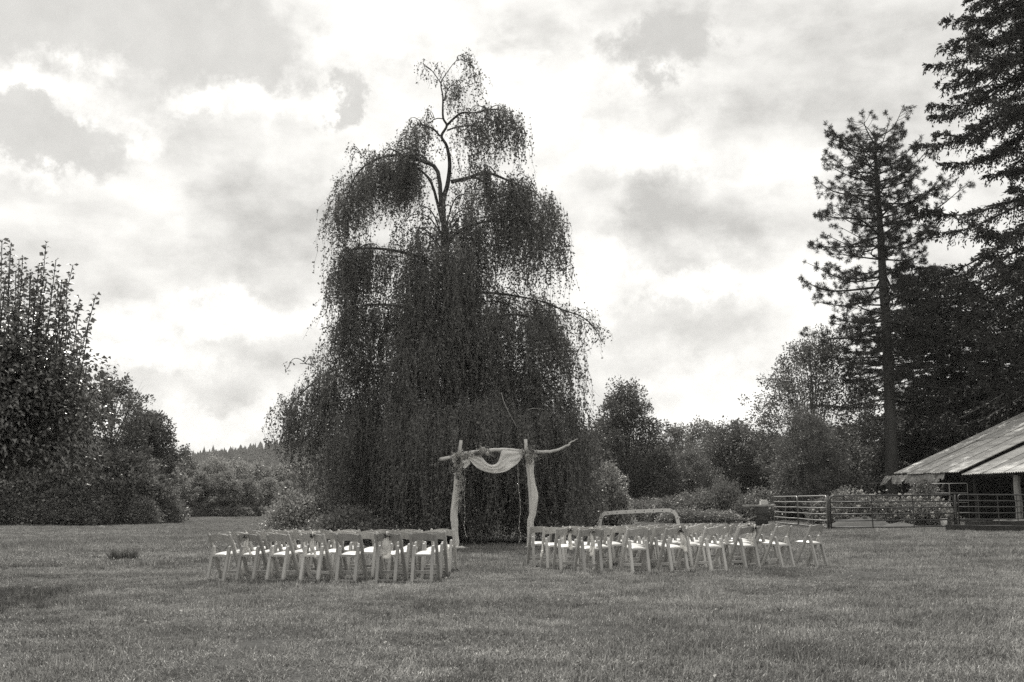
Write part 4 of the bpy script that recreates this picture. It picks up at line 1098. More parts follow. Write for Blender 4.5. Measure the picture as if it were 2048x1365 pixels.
# sleepers lying before the barn
def beam(name, label, pa, pb, w, h, mat, z=0.0, cat='beam'):
    a = Vector(pa); b = Vector(pb); mb = MB(); L = (b - a).length; n = 9; rng = np.random.default_rng(int(L * 100))
    pts = [(L * i / (n - 1), 0, h / 2) for i in range(n)]
    prev = None; rings = []
    for x, y, zz in pts:
        j = rng.normal(0, .006, (4, 2)); rings += [(x, -w / 2 + j[0, 0], .0), (x, w / 2 + j[1, 0], .0), (x, w / 2 + j[2, 0], h + j[2, 1]), (x, -w / 2 + j[3, 0], h + j[3, 1])]
    bb = mb.verts(rings)
    for i in range(n - 1):
        for k in range(4): mb.quads([(bb + i * 4 + k, bb + i * 4 + (k + 1) % 4, bb + (i + 1) * 4 + (k + 1) % 4, bb + (i + 1) * 4 + k)])
    mb.poly([bb + 3, bb + 2, bb + 1, bb]); mb.poly([bb + (n - 1) * 4 + k for k in range(4)])
    o = mb.build(name, mat); d = b - a; o.location = (a.x, a.y, a.z + z); o.rotation_euler = (0, -math.asin(d.z / L), math.atan2(d.y, d.x))
    return tag(o, label, cat)
beam('timber_sleeper', 'long dark sleeper on the grass below the barn gate', on_ground(1893, 1063), on_ground(2090, 1066), .26, .26, M_BOARD, -.02)
beam('timber_sleeper', 'dark sleeper lying behind the front one before the barn', on_ground(1930, 1056), on_ground(2090, 1057), .24, .30, M_BOARD, -.02)
beam('plank', 'grey plank resting across the back sleeper by the barn', on_ground(1990, 1055.5) + Vector((0, 0, .27)), on_ground(2090, 1055) + Vector((0, 0, .29)), .20, .04, M_PANEL, 0, 'plank')

# gravel heap behind the long gate
def heap():
    rng = np.random.default_rng(3); mb = MB(); n = 26; rr = np.linspace(0, 1, 12)
    V = [(0, 0, .42)]
    for r in rr[1:]:
        for k in range(n):
            a = 6.283 * k / n; V.append((math.cos(a) * r * 1.7 * (1 + .08 * math.sin(3 * a)), math.sin(a) * r * .9, .42 * (1 - r) ** .8 * (1 + .15 * math.sin(2 * a + 1)) + rng.normal(0, .035) - (.05 if r == 1 else 0)))
    b = mb.verts(V)
    for k in range(n): mb.tris([(b, b + 1 + k, b + 1 + (k + 1) % n)])
    for i in range(len(rr) - 2):
        for k in range(n):
            p0 = b + 1 + i * n; mb.quads([(p0 + k, p0 + n + k, p0 + n + (k + 1) % n, p0 + (k + 1) % n)])
    o = mb.build('gravel_heap', M_GRAVEL, None, True); o.location = at_px(1722, 43.6)
    tag(o, 'low heap of pale gravel behind the long dark gate', 'gravel')
    o2 = o.copy(); COL.objects.link(o2); o2.location = at_px(1800, 43.4); o2.scale = (.8, .7, .5); o2.rotation_euler = (0, 0, .6)
    tag(o2, 'smaller flattened gravel heap next to the white bucket', 'gravel')
heap()
def barrel():
    T = thing('barrel', at_px(1524, 47), 0, 'dark rusty barrel standing beside the pale gate panel', 'barrel')
    mb = MB(); zs = np.array([0, .02, .28, .30, .32, .58, .60, .62, .88, .90]); r = np.array([.27, .29, .29, .305, .29, .29, .305, .29, .29, .27]) 
    mb.tube([(0, 0, z) for z in zs], r, 20); mb.build('drum', M_BARREL, T, True)
    mb = MB(); a = np.linspace(0, 6.283, 21); mb.tube([(math.cos(q) * .285, math.sin(q) * .285, .905) for q in a], .014, 6, False); mb.build('rim', M_BARREL, T, True)
    return T
barrel()
b0_ = at_px(1488, 46.2); b1_ = at_px(1548, 46.6)
beam('plank', 'pale plank lying over the top of the rusty barrel', Vector((at_px(1488, 47).x, 46.9, .925 + float(gz(11)))), Vector((at_px(1552, 47).x, 47.15, .935 + float(gz(12)))), .30, .07, M_POSTW, 0, 'plank')
mbk = MB(); mbk.box((0, 0, .09), (.34, .24, .18)); mbk.box((.02, .01, .20), (.22, .18, .05)); o = mbk.build('feed_sack', M_BUCKET); o.location = (at_px(1530, 47).x, 47.05, 1.0 + float(gz(12))); tag(o, 'small pale folded sack on the plank over the barrel', 'sack')
def trestle():
    T = thing('low_bench', at_px(1474, 44.0), .12, 'low broken wooden bench on the grass near the barrel', 'bench')
    mb = MB(); mb.bar((-.45, 0, .36), (.45, 0, .33), .28, .05); mb.build('seat', M_BOARD, T)
    for x in (-.36, .34):
        mb = MB(); mb.bar((x, 0, -.02), (x, 0, .345), .24, .05, (1, 0, 0)); mb.build('leg', M_BARK, T)
trestle()
beam('fence_rail', 'loose grey rail propped from the grass up to the barrel', on_ground(1478, 1050), Vector((at_px(1512, 46.7).x, 46.7, .55)), .08, .06, M_PANEL, 0, 'rail')
def bucket():
    T = thing('bucket', at_px(1888, 44.6), 0, 'white plastic bucket on the ground at the end of the sleepers', 'bucket')
    mb = MB(); mb.tube([(0, 0, 0), (0, 0, .02), (0, 0, .36)], [.12, .135, .155], 18); mb.build('body', M_BUCKET, T, True)
    mb = MB(); a = np.linspace(0, 6.283, 19); mb.tube([(math.cos(q) * .158, math.sin(q) * .158, .355) for q in a], .012, 6, False); mb.build('rim', M_BUCKET, T, True)
    mb = MB(); a = np.linspace(0, 3.1416, 11); mb.tube([(math.cos(q) * .16, -.02 - .10 * math.sin(q), .34 - .12 * math.sin(q)) for q in a], .005, 5, False); mb.build('handle', M_TUBE, T, True)
bucket()

# white bent metal bar behind the chairs
def hoop():
    Y = 32.0
    T = thing('metal_hoop', at_px(1278, Y), 0, 'white painted steel hoop with bolt holes standing on the grass behind the chairs', 'metal frame')
    B = np.array(T.location)
    px = [(1198, 1058), (1201, 1040), (1205, 1031), (1214, 1027), (1240, 1025), (1290, 1022.5), (1332, 1021), (1344, 1023), (1351, 1029), (1355, 1040), (1358, 1056)]
    p = curve_pts([np.array(at_Y(x, y, Y)) - B for x, y in px], 60)
    p[0, 2] = max(p[0, 2], .0); p = np.vstack([[p[0, 0], 0, -.03], p, [p[-1, 0], 0, -.03]]); p[:, 1] = 0
    mb = MB(); t = np.gradient(p, axis=0); t /= np.linalg.norm(t, axis=1, keepdims=True); nrm = np.stack([-t[:, 2], 0 * t[:, 0], t[:, 0]], -1)
    n = len(p); hw = .055; dp = .03
    ring = np.stack([p - nrm * hw + (0, -dp, 0), p + nrm * hw + (0, -dp, 0), p + nrm * hw + (0, dp, 0), p - nrm * hw + (0, dp, 0)], 1)
    b = mb.verts(ring.reshape(-1, 3))
    for i in range(n - 1):
        for k in range(4): mb.quads([(b + i * 4 + k, b + i * 4 + (k + 1) % 4, b + (i + 1) * 4 + (k + 1) % 4, b + (i + 1) * 4 + k)])
    mb.build('bar', M_HOOP, T)
    s = np.concatenate([[0], np.cumsum(np.linalg.norm(np.diff(p, axis=0), axis=1))])
    first = None
    for q in np.linspace(.45, s[-1] - .45, 12):
        c = np.array([np.interp(q, s, p[:, k]) for k in range(3)])
        if first is None:
            m = MB(); m.tube([(0, 0, 0), (0, -.006, 0)], .016, 10); first = m.build('hole_shade_disc', M_HOLE_SHADE, T); o = first  # dark disc set on the solid bar; its colour stands for a hole's shade
        else: o = first.copy(); COL.objects.link(o); o.parent = T
        o.location = (c[0], -dp - .001, c[2])
hoop()
def twig_pile():
    rng = np.random.default_rng(9); T = thing('brush_pile', at_px(1268, 34), 0, 'small pile of dry pale twigs under the white hoop', 'twigs')
    for i in range(16):
        a = rng.uniform(0, 3.14); L = rng.uniform(.3, .6); d = np.array((math.cos(a), math.sin(a), 0)) * L; c = np.array((rng.normal(0, .12), rng.normal(0, .12), 0))
        mb = MB(); z = rng.uniform(.25, .7); mb.tube(curve_pts([c - d + (0, 0, .0), c + (0, 0, z * .6), c + d * .6 + (0, 0, z)], 7), np.linspace(.012, .005, 7), 4); mb.build('twig', M_TWIG, T, True)
twig_pile()

# ------------------------------------------------------------------ folding chairs
def chair_proto(mat):
    T = thing('folding_chair', (0, 0, 0), 0, 'x', 'chair', 'folding chairs facing the arch')
    HH, top, foot = .785, (-.225, .785), (.19, .0)
    def y_long(z): return top[0] + (foot[0] - top[0]) * (HH - z) / HH
    for s in (-1, 1):
        # long upright: back of the chair down to the front foot, rounded head
        mb = MB(); x = s * .205
        zs = [0, .2, .45, .66, .765, .785]; w = [.024, .024, .024, .022, .019, .008]; t = [.025, .025, .025, .024, .020, .008]
        ring = []
        for z, a, c in zip(zs, w, t): ring += [(x - a, y_long(z) - c, z), (x + a, y_long(z) - c, z), (x + a, y_long(z) + c, z), (x - a, y_long(z) + c, z)]
        b = mb.verts(ring)
        for i in range(len(zs) - 1):
            for k in range(4): mb.quads([(b + i * 4 + k, b + i * 4 + (k + 1) % 4, b + i * 4 + 4 + (k + 1) % 4, b + i * 4 + 4 + k)])
        mb.poly([b + 3, b + 2, b + 1, b]); e = b + 4 * (len(zs) - 1); mb.poly([e, e + 1, e + 2, e + 3])
        mb.build('front_leg', mat, T)
        # rear leg: pivots on the upright, head stands above the seat
        mb = MB(); x = s * .156
        zs = [0, .25, .46, .545, .572, .582]; ys = [-.275, -.215, -.165, -.143, -.134, -.130]; w = [.024] * 4 + [.020, .007]; t = [.024, .024, .024, .024, .019, .008]
        ring = []
        for z, y, a, c in zip(zs, ys, w, t): ring += [(x - a, y - c, z), (x + a, y - c, z), (x + a, y + c, z), (x - a, y + c, z)]
        b = mb.verts(ring)
        for i in range(len(zs) - 1):
            for k in range(4): mb.quads([(b + i * 4 + k, b + i * 4 + (k + 1) % 4, b + i * 4 + 4 + (k + 1) % 4, b + i * 4 + 4 + k)])
        mb.poly([b + 3, b + 2, b + 1, b]); e = b + 4 * (len(zs) - 1); mb.poly([e, e + 1, e + 2, e + 3])
        mb.build('rear_leg', mat, T)
    # back rail: curved in plan, arched along its top and bottom edges
    mb = MB(); n = 13; xs = np.linspace(-.188, .188, n); q = 1 - (xs / .188) ** 2
    yb = y_long(.72) - .030 * q; zt = .755 + .028 * q; zb = .640 + .022 * q; th = .011
    tilt = (top[0] - foot[0]) / HH
    f = lambda zz, off: np.stack([xs, yb + (zz - .72) * tilt + off, zz], -1)
    b = mb.verts(np.concatenate([f(zb, -th), f(zt, -th), f(zt, th), f(zb, th)])); k = np.arange(n - 1)
    for r in range(4):
        r2 = (r + 1) % 4; mb.quads(np.stack([b + r * n + k, b + r * n + k + 1, b + r2 * n + k + 1, b + r2 * n + k], 1))
    mb.poly([b, b + n, b + 2 * n, b + 3 * n][::-1]); mb.poly([b + n - 1, b + 2 * n - 1, b + 3 * n - 1, b + 4 * n - 1])
    mb.build('back_rail', mat, T)
    # seat frame and white pad (pad is domed with soft edges)
    sf = MB()
    for s in (-1, 1): sf.bar((s * .128, -.185, .425), (s * .128, .205, .448), .03, .032)
    sf.bar((-.143, .215, .449), (.143, .215, .449), .03, .03); sf.bar((-.143, -.19, .4255), (.143, -.19, .4255), .03, .03)
    sf.build('seat_frame', mat, T)
    mb = MB(); nx, ny = 9, 9; gx = np.linspace(-1, 1, nx); gy = np.linspace(-1, 1, ny); X, Y = np.meshgrid(gx, gy)
    dome = (1 - np.abs(X) ** 4) * (1 - np.abs(Y) ** 4); Zt = .448 + .03 * Y * .4 + .032 * dome
    b = mb.verts(np.stack([X * .14, .012 + Y * .215, Zt], -1).reshape(-1, 3)); i, j = np.meshgrid(np.arange(ny - 1), np.arange(nx - 1), indexing='ij'); q = (b + i * nx + j).ravel()
    mb.quads(np.stack([q, q + 1, q + nx + 1, q + nx], 1))
    b2 = mb.verts([(-.14, -.203, .432), (.14, -.203, .432), (.14, .227, .456), (-.14, .227, .456)])
    mb.poly([b2 + 3, b2 + 2, b2 + 1, b2])
    e0 = [b + k for k in range(nx)]; mb.poly(e0[::-1] + [b2, b2 + 1]); e1 = [b + (ny - 1) * nx + k for k in range(nx)]; mb.poly(e1 + [b2 + 2, b2 + 3])
    e2 = [b + k * nx for k in range(ny)]; mb.poly(e2 + [b2 + 3, b2]); e3 = [b + k * nx + nx - 1 for k in range(ny)]; mb.poly(e3[::-1] + [b2 + 1, b2 + 2])
    mb.build('seat_pad', M_PAD, T, True)
    # stretchers
    mb = MB(); mb.bar((-.183, y_long(.14), .14), (.183, y_long(.14), .14), .020, .045); mb.build('front_stretcher', mat, T)
    mb = MB(); mb.bar((-.134, -.268, .035), (.134, -.268, .035), .018, .032); mb.build('rear_stretcher', mat, T)
    return T
PROTOS = [chair_proto(m) for m in M_WOOD]
USED = [False] * 3
ARCH = np.array((-0.51, 27.6))
ORD = ('first', 'second', 'third', 'fourth', 'fifth', 'sixth', 'seventh', 'eighth')
ROWS = ('rear', 'third', 'second', 'front')
CHAIRS = {}
crng = random.Random(12)
def put_chair(x, y, key, label):
    k = crng.choice((0, 0, 1, 1, 2)); yaw = math.atan2(ARCH[1] - y, ARCH[0] - x) - math.pi / 2 + crng.uniform(-.07, .07)
    loc = (x, y, float(gz(x)) - .004)
    if not USED[k]: o = PROTOS[k]; USED[k] = True; o.location = loc; o.rotation_euler = (0, 0, yaw)
    else: o = copy_thing(PROTOS[k], loc, yaw)
    o['label'] = label; o.rotation_euler = (crng.uniform(-.012, .012), crng.uniform(-.012, .012), yaw)
    CHAIRS[key] = o
def arc_hit(px, r):
    """point where image column px crosses the arc of radius r round the arch, camera side"""
    best = None
    for Y in np.linspace(14, 26, 1201):
        p = at_px(px, Y); d = math.hypot(p.x - ARCH[0], p.y - ARCH[1])
        if best is None or abs(d - r) < best[0]: best = (abs(d - r), p)
    return best[1]
LEFT_REAR = [(850, 11.0), (782, 11.0), (702, 11.05), (634, 11.1), (568, 11.1), (508, 11.15), (451, 11.25)]
RIGHT_REAR = [(1177, 9.85), (1270, 10.0), (1345, 10.05), (1420, 10.1), (1486, 10.2), (1553, 10.25), (1619, 10.3)]
for i, (px, r) in enumerate(LEFT_REAR):
    p = arc_hit(px, r); put_chair(p.x, p.y, ('m', 0, i), 'wooden folding chair, %s from the aisle in the rear row, meadow side' % ORD[i])
for i, (px, r) in enumerate(RIGHT_REAR):
    p = arc_hit(px, r); put_chair(p.x, p.y, ('b', 0, i), 'wooden folding chair, %s from the aisle in the rear row, barn side' % ORD[i])
for row in (1, 2, 3):
    for side, r0, e0 in (('m', 11.0 - .80 * row, (-1.44 + .06 * row)), ('b', 9.85 - .76 * row, (1.30, 1.02, .80, .58)[row])):
        sgn = -1 if side == 'm' else 1
        a0 = math.asin(min(1, abs(e0 - ARCH[0]) / r0))
        for i in range(8 if side == 'b' and row < 3 else 7):
            a = a0 + i * (.575 if side == 'm' else .60) / r0 + crng.uniform(-.008, .008); rr = r0 + .02 * i + crng.uniform(-.04, .04)
            put_chair(ARCH[0] + sgn * math.sin(a) * rr, ARCH[1] - math.cos(a) * rr, (side, row, i),
                      'wooden folding chair, %s from the aisle in the %s row, %s side' % (ORD[i], ROWS[row], 'meadow' if side == 'm' else 'barn'))

# ribbons with sprigs tied to some chair backs
def ribbon(key, label, length, width, sway, cx=0.0, seed=1, big=False):
    ch = CHAIRS[key]; rng = np.random.default_rng(seed)
    T = thing('chair_ribbon', ch.location, ch.rotation_euler[2], label, 'ribbon', 'ribbons tied to chair backs')
    yb = -.245
    def tail(l, w, sw, y0):
        mb = MB(); n = 12; t = np.linspace(0, 1, n)
        x = cx + sw * t + .012 * np.sin(t * 7 + seed); y = y0 - .03 * np.sin(t * 2.2) + .008 * np.sin(t * 9); z = .735 - l * t; ww = w * (.45 + .55 * np.minimum(1, t * 2.5))
        b = mb.verts(np.concatenate([np.stack([x - ww / 2, y, z], -1), np.stack([x, y - .012, z - .004], -1), np.stack([x + ww / 2, y, z + .004], -1)])); k = np.arange(n - 1)
        for r in range(2): mb.quads(np.stack([b + r * n + k, b + (r + 1) * n + k, b + (r + 1) * n + k + 1, b + r * n + k + 1], 1))
        o = mb.build('tail', M_LACE, T, True); md = o.modifiers.new('t', 'SOLIDIFY'); md.thickness = .002
    tail(length, width, sway, yb); tail(length * .82, width * .8, sway * .4 - .03, yb - .012)
    mb = MB(); mb.tube([(cx, yb + .035, .80), (cx, yb - .005, .81), (cx, yb - .008, .72), (cx, yb - .004, .65), (cx, yb + .05, .645)], [.006, .012, .018, .012, .006], 6); mb.build('band', M_LACE, T, True)
    d = unit(rng.normal(0, 1, (26, 3)) + (0, -.6, .1)); mb = MB(); leaf_quads(mb, np.tile((cx, yb - .01, .735), (26, 1)) + d * .005, d, rng.uniform(.04, .085, 26), .022, rng); mb.build('sprig', M_SPRIG, T)
    d = unit(rng.normal(0, 1, (18, 3)) + (0, -.9, .3)); mb = MB(); leaf_quads(mb, np.tile((cx + .02, yb - .02, .745), (18, 1)), d, .032, .026, rng); mb.build('flower', M_PETAL, T)
ribbon(('m', 0, 5), 'pale ribbon with dark sprig on the rear row, sixth chair from the aisle, meadow side', .30, .05, .10, -.02, 1)
ribbon(('m', 0, 3), 'pale ribbon with dark sprig on the rear row, fourth chair from the aisle, meadow side', .34, .05, .06, .03, 2)
ribbon(('m', 0, 1), 'wide lace bow on the rear row, second chair from the aisle, meadow side', .36, .13, .01, 0, 3)
ribbon(('b', 0, 0), 'pale ribbon with sprig on the chair beside the aisle, barn side', .42, .07, -.01, -.01, 4)
ribbon(('b', 0, 2), 'pale ribbon with dark sprig on the rear row, third chair from the aisle, barn side', .38, .08, .10, .04, 5)
ribbon(('b', 0, 4), 'loose ribbon with dark sprig on the rear row, fifth chair from the aisle, barn side', .28, .045, -.10, .09, 6)
ribbon(('b', 1, 6), 'ribbon with dark sprig on the third row, end chair away from the aisle', .26, .045, .0, .02, 7)
ribbon(('b', 1, 0), 'pale ribbon on the third row chair beside the aisle, barn side', .34, .06, .0, .02, 8)
def hanging_card(key, label, w, h, z0, side, seed):
    """flat cloth bag hung by two loops from a chair upright"""
    ch = CHAIRS[key]; T = thing('hanging_bag', ch.location, ch.rotation_euler[2], label, 'bag')
    mb = MB(); n = 8; X, Z = np.meshgrid(np.linspace(0, 1, n), np.linspace(0, 1, n)); off = .012 * np.sin(X * 5 + Z * 2 + seed)
    x0 = side * .236
    b = mb.verts(np.stack([x0 + side * (.004 + off * .6 + .02 * (1 - Z)), -.24 + X * w, z0 + Z * h + .006 * np.sin(X * 6)], -1).reshape(-1, 3))
    i, j = np.meshgrid(np.arange(n - 1), np.arange(n - 1), indexing='ij'); q = (b + i * n + j).ravel(); mb.quads(np.stack([q, q + 1, q + n + 1, q + n], 1))
    o = mb.build('panel', M_LACE, T, True); md = o.modifiers.new('t', 'SOLIDIFY'); md.thickness = .006
    for yy in (-.19, -.24 + w - .05):
        mb = MB(); mb.tube(curve_pts([(x0, yy - .03, z0 + h - .01), (x0 - side * .01, -.10, z0 + h + .12), (x0, yy + .03, z0 + h - .01)], 9), .006, 5, False); mb.build('strap', M_LACE, T, True)
hanging_card(('m', 2, 0), 'pale cloth bag hanging on the second row chair by the aisle, meadow side', .24, .20, .26, 1, 1)
hanging_card(('b', 2, 0), 'small pale cloth hanging on the second row chair by the aisle, barn side', .14, .13, .22, -1, 2)

# ------------------------------------------------------------------ wedding arch
YA = 27.6
def arch():
    T = thing('wedding_arch', at_px(985, YA), 0, 'rustic arch of two rough posts and a crooked branch crossbar', 'arch'); B = np.array(T.location)
    W = lambda px, py, d=0.0: np.array(at_Y(px, py, YA + d)) - B
    for pts in ([(908, 1096), (910, 1030), (914, 960), (919, 910), (922, 881)], [(1063, 1096), (1062, 1020), (1058, 960), (1054, 915), (1051, 879)]):
        p = [W(*q) for q in pts]; p[0][2] = -.05; c = curve_pts(p, 16); c += np.random.default_rng(int(pts[0][0])).normal(0, .004, c.shape)
        mb = MB(); mb.tube(c, np.linspace(.055, .045, 16), 9); mb.build('post', M_DRIFT, T, True)
    bar = [(879, 920), (905, 914), (930, 908), (965, 903), (1000, 900), (1035, 901.5), (1060, 905), (1085, 904), (1110, 902), (1136, 891), (1140, 886), (1156, 878)]
    c = curve_pts([W(x, y, -.10) for x, y in bar], 46); c += np.random.default_rng(3).normal(0, .006, c.shape)
    r = np.interp(np.linspace(0, 1, 46), [0, .05, .5, .68, .8, .93, 1], [.055, .052, .048, .045, .030, .02, .008])
    mb = MB(); mb.tube(c, r, 9); mb.build('crossbar', M_DRIFT, T, True)
    return T, B, W
ARCH_T, ARCH_B, AW = arch()
def drape_swag():
    T = thing('drape_swag', ARCH_B, 0, 'sheer white cloth looped over the crossbar between the posts', 'drape')
    def sheet(top, bot, name, d0=-.17, folds=5, n=34, m=12, amp=.03):
        a = curve_pts([AW(x, y, d0) for x, y in top], n); b_ = curve_pts([AW(x, y, d0 - .05) for x, y in bot], n)
        t = np.linspace(0, 1, m)[:, None, None]; g = a[None] * (1 - t) + b_[None] * t
        s = np.linspace(0, 1, n)[None, :]; tt = t[:, :, 0]
        g[:, :, 1] += amp * np.sin(tt * folds * 3.1416 * (1 + .15 * np.sin(s * 5)) + s * 2.0) * (0.5 + np.sin(s * 3.1416)) - .05 * np.sin(s * 3.1416) * (1 - abs(2 * tt - 1))
        mb = MB(); b = mb.verts(g.reshape(-1, 3)); i, j = np.meshgrid(np.arange(m - 1), np.arange(n - 1), indexing='ij'); q = (b + i * n + j).ravel()
        mb.quads(np.stack([q, q + n, q + n + 1, q + 1], 1)); return mb.build(name, M_DRAPE, T, True)
    sheet([(930, 906), (950, 909), (962, 913), (974, 926), (984, 930), (993, 927), (999, 917), (1004, 901), (1022, 902), (1042, 904)],
          [(934, 914), (944, 926), (954, 936), (968, 943), (984, 947), (1000, 946), (1014, 942), (1026, 934), (1036, 926), (1045, 914)], 'swag')
    sheet([(918, 912), (924, 916), (934, 915), (941, 912)], [(920, 926), (925, 935), (932, 936), (940, 928)], 'tail_loop', -.15, 3, 14, 8, .02)
drape_swag()
def wrap(name, label, prof, seed, pool):
    """cloth wound round a post: profile of (px, py, width px) down the post"""
    T = thing(name, ARCH_B, 0, label, 'drape'); rng = np.random.default_rng(seed); mb = MB(); n, k = 60, 26
    c = curve_pts([AW(x, y, 0) for x, y, w in prof], n); w = np.interp(np.linspace(0, 1, n), np.linspace(0, 1, len(prof)), [q[2] for q in prof]) / (F / YA) / 2
    a = np.linspace(0, 6.283, k, endpoint=False); V = []
    for i in range(n):
        t = i / (n - 1); fold = 1 + .14 * np.sin(5 * a + 9 * t + seed) + .13 * np.sin(9 * a - 17 * t) + .05 * np.sin(3 * a + 30 * t)
        r = w[i] * .9 * fold; V.append(np.stack([c[i, 0] + r * np.cos(a), c[i, 1] + r * np.sin(a) * .9, np.full(k, c[i, 2]) + .006 * np.sin(4 * a)], -1))
    b = mb.verts(np.concatenate(V)); kk = np.arange(k)
    for i in range(n - 1): mb.quads(np.stack([b + i * k + kk, b + (i + 1) * k + kk, b + (i + 1) * k + (kk + 1) % k, b + i * k + (kk + 1) % k], 1))
    mb.build('cloth', M_DRAPE, T, True)
    # cloth pooled on the grass
    mb = MB(); px, py, ww = pool; e = AW(px, py, -.1); e[2] = 0; R = ww / (F / YA) / 2; n2 = 30; V = [(e[0], e[1], .07)]
    for q in (.35, .7, 1.0):
        for j in range(n2):
            an = 6.283 * j / n2; rr = R * q * (1 + .22 * math.sin(3 * an + seed) + .1 * math.sin(7 * an)); V.append((e[0] + rr * math.cos(an), e[1] + rr * math.sin(an) * .7, .075 * (1 - q) + .03 * abs(math.sin(5 * an + q * 4)) * (1.15 - q) + .012))
    b = mb.verts(V)
    for j in range(n2):
        mb.tris([(b, b + 1 + j, b + 1 + (j + 1) % n2)])
        for q in range(2): mb.quads([(b + 1 + q * n2 + j, b + 1 + (q + 1) * n2 + j, b + 1 + (q + 1) * n2 + (j + 1) % n2, b + 1 + q * n2 + (j + 1) % n2)])
    mb.build('pooled_cloth', M_DRAPE, T, True)
wrap('post_drape', 'white cloth wrapped down the flower hung arch post, meadow side', [(919, 922, 14), (916, 940, 13), (914, 965, 12), (911, 1000, 13), (908, 1030, 15), (909, 1050, 14), (912, 1075, 10), (911, 1093, 14)], 1, (918, 1095, 30))
wrap('post_drape', 'white cloth wrapped down the barn side arch post', [(1056, 910, 15), (1060, 925, 15), (1062, 945, 12), (1065, 970, 13), (1069, 998, 15), (1065, 1025, 13), (1061, 1045, 13), (1062, 1070, 15), (1062, 1094, 15)], 2, (1058, 1096, 32))
def flowers(name, label, spots, trail, seed):
    """spots: (px, py, size) flower heads; trail: list of (px, py, spread, n) leaf sprays"""
    T = thing(name, ARCH_B, 0, label, 'flowers'); rng = np.random.default_rng(seed); proto = {}
    for i, (px, py, s) in enumerate(spots):
        kind = 'dusky' if i % 4 == 3 else 'pale'
        if kind not in proto:
            mb = MB(); 
            for ring, (nn, tilt, l) in enumerate(((5, .9, .5), (7, .5, .8), (9, .15, 1.0))):
                an = np.arange(nn) * 6.283 / nn + ring * .4; d = np.stack([np.cos(an) * (1 - tilt * .6), -np.full(nn, tilt + .15), np.sin(an) * (1 - tilt * .6)], -1)
                leaf_quads(mb, d * .01, d + rng.normal(0, .08, d.shape), l * .07, .05 * l + .012, rng)
            proto[kind] = o = mb.build('blossom', M_PETAL if kind == 'pale' else M_PETALD, T)
        else: o = proto[kind].copy(); COL.objects.link(o); o.parent = T
        p = AW(px, py, -.20 + rng.uniform(-.03, .03)); o.location = p; o.scale = (s, s, s); o.rotation_euler = (rng.uniform(-.4, .5), rng.uniform(0, 6), rng.uniform(-.5, .5))
    for mat, nm, frac in ((M_EUCA, 'leaf_spray', .62), (M_SPRIG, 'fern_spray', .18), (M_PETAL, 'plume_stems', .35)):
        mb = MB()
        for px, py, sp, n in trail:
            n = int(n * frac) + 2; c = AW(px, py, -.16); p = c + rng.normal(0, 1, (n, 3)) * (sp, sp * .5, sp) / (F / YA); d = rng.normal(0, 1, (n, 3)) + (0, -.4, -.25) + unit(p - c) * .8
            ls = rng.uniform(.035, .10, n); leaf_quads(mb, p, d, ls, ls * (.4 if nm != 'plume_stems' else .22), rng)
        mb.build(nm, mat, T)['kind'] = 'stuff'
flowers('flower_garland', 'large garland of pale flowers over the arch corner trailing down the meadow side post',
        [(912, 912, 1.4), (920, 908, 1.2), (909, 920, 1.3), (917, 922, 1.5), (926, 914, 1.2), (913, 931, 1.2), (922, 932, 1.1), (912, 941, 1.1), (919, 944, 1.0), (933, 911, 1.0), (943, 910, .9), (953, 908, 1.0), (962, 901, 1.2), (968, 899, 1.0), (975, 908, .9), (916, 954, .9), (921, 966, .8), (919, 980, .8), (921, 996, .7), (920, 1008, .7)],
        [(914, 918, 6, 170), (920, 930, 5, 130), (913, 942, 4, 80), (930, 911, 5, 80), (942, 910, 4, 60), (954, 908, 4, 60), (965, 901, 5, 70), (976, 907, 4, 40), (920, 958, 3, 60), (921, 975, 3, 50), (920, 992, 3, 45), (920, 1008, 2.5, 35), (919, 1018, 2, 15)], 5)
flowers('flower_cluster', 'small cluster of pale flowers on the barn side arch post',
        [(1052, 904, 1.1), (1060, 908, 1.3), (1055, 914, 1.2), (1064, 902, 1.0), (1046, 906, .9), (1070, 912, .9), (1058, 922, .9)],
        [(1058, 908, 6, 110), (1064, 899, 4, 40), (1072, 912, 5, 50), (1046, 906, 4, 50), (1060, 922, 4, 40)], 6)
def light_string(label, pts, seed):
    T = thing('light_string', ARCH_B, 0, label, 'lights', 'strings of small lights hanging from the crossbar'); rng = np.random.default_rng(seed)
    c = curve_pts([AW(x, y, -.12) for x, y in pts], 60); c[:, 0] += .006 * np.sin(np.arange(60) * .9); mb = MB(); mb.tube(c, .0045, 4); mb.build('wire', M_WIRE, T, True)
    m = MB(); m.tube([(0, 0, -.012), (0, 0, -.004), (0, 0, .006), (0, 0, .014)], [.004, .010, .009, .003], 6); first = m.build('bulb', M_BULB, T, True)
    for k, i in enumerate(range(4, 60, 4)):
        o = first if k == 0 else first.copy()
        if k: COL.objects.link(o); o.parent = T
        o.location = c[i] + (rng.normal(0, .008), -.01, 0)
light_string('string of tiny lights hanging free beside the flower hung post', [(929, 936), (930, 965), (929, 1000), (930, 1030), (928, 1050), (931, 1066), (934, 1076)], 1)
light_string('string of tiny lights hanging free beside the barn side post', [(1035, 918), (1036, 945), (1038, 985), (1041, 1020), (1038, 1055), (1042, 1075), (1037, 1087)], 2)

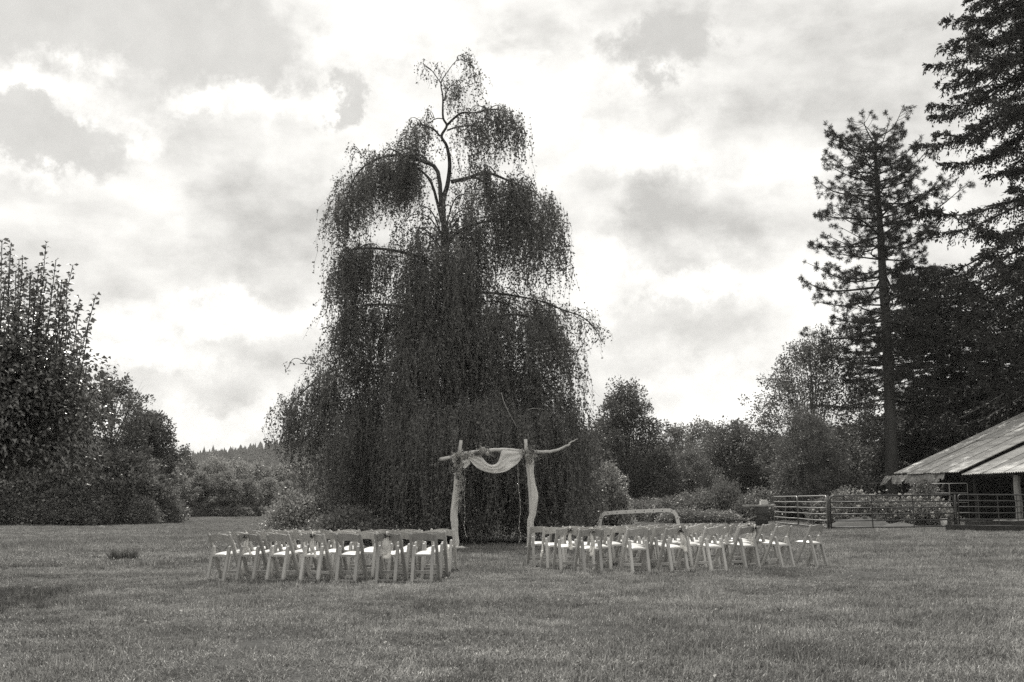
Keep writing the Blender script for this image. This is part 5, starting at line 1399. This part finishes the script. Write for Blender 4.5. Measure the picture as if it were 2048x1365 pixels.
# ------------------------------------------------------------------ small things in the lawn
def tuft():
    rng = np.random.default_rng(2); T = on_ground(246, 1124); n = 420; mb = MB()
    a = rng.uniform(0, 6.283, n); r = .16 * np.sqrt(rng.random(n)); P = np.stack([r * np.cos(a) * 1.6, r * np.sin(a), np.zeros(n) - .02], -1)
    d = np.stack([np.cos(a) * rng.uniform(.1, .8, n), np.sin(a) * rng.uniform(.1, .6, n), np.ones(n)], -1); L = rng.uniform(.16, .40, n)
    leaf_quads(mb, P, d, L, .013, rng, droop=.15); o = mb.build('grass_tuft', M_TUFT); o.location = T
    tag(o, 'dark tussock of long grass standing alone where lawn meets meadow', 'grass')
tuft()
def stone(px, py, s, label, seed):
    rng = np.random.default_rng(seed); mb = MB(); n = 10; V = []
    for i, ph in enumerate(np.linspace(-1.2, 1.45, 6)):
        for k in range(n):
            a = 6.283 * k / n; q = 1 + rng.normal(0, .06); V.append((math.cos(a) * math.cos(ph) * s * q * 1.3, math.sin(a) * math.cos(ph) * s * q, (math.sin(ph) * .55 + .35) * s))
    b = mb.verts(V)
    for i in range(5):
        for k in range(n): mb.quads([(b + i * n + k, b + i * n + (k + 1) % n, b + (i + 1) * n + (k + 1) % n, b + (i + 1) * n + k)])
    mb.poly([b + 5 * n + k for k in range(n)]); mb.poly([b + k for k in range(n)][::-1])
    o = mb.build('field_stone', M_STONE, None, True); o.location = on_ground(px, py); tag(o, label, 'stone')
stone(75, 1180, .055, 'small pale stone lying in the mown lawn before the tussock', 1)
stone(203, 1057, .15, 'larger pale stone out in the meadow before the thicket', 2)
def clover():
    rng = np.random.default_rng(14); mb = MB()
    for _ in range(70):
        y = 7 + 13 * rng.random() ** .8; x = rng.uniform(-.5, .5) * y; c = np.array((x, y, float(gz(x)) + .055)); n = 9
        d = unit(rng.normal(0, 1, (n, 3)) + (0, 0, .5)); leaf_quads(mb, np.tile(c, (n, 1)), d, .016 * rng.uniform(.7, 1.3), .012, rng)
    tag(mb.build('clover_blossoms', M_PETAL), 'scattered tiny pale clover heads in the mown lawn', 'clover', kind='stuff')
clover()

# ------------------------------------------------------------------ the air
def haze():
    m = bpy.data.materials.new('thin_air'); m.use_nodes = True; g = NG(m.node_tree); g.n.clear(); out = g.node('ShaderNodeOutputMaterial')
    v = g.node('ShaderNodeVolumePrincipled'); v.inputs['Color'].default_value = grey(0.95); v.inputs['Density'].default_value = HAZE; v.inputs['Anisotropy'].default_value = 0.2
    g.link(v.outputs[0], out.inputs['Volume'])
    mb = MB(); mb.box((0, 960, 29), (4700, 2800, 66)); o = mb.build('haze', m); tag(o, 'thin pale haze over meadow, trees and the ridge', 'haze', kind='stuff')
HAZE = 0.00014
haze()
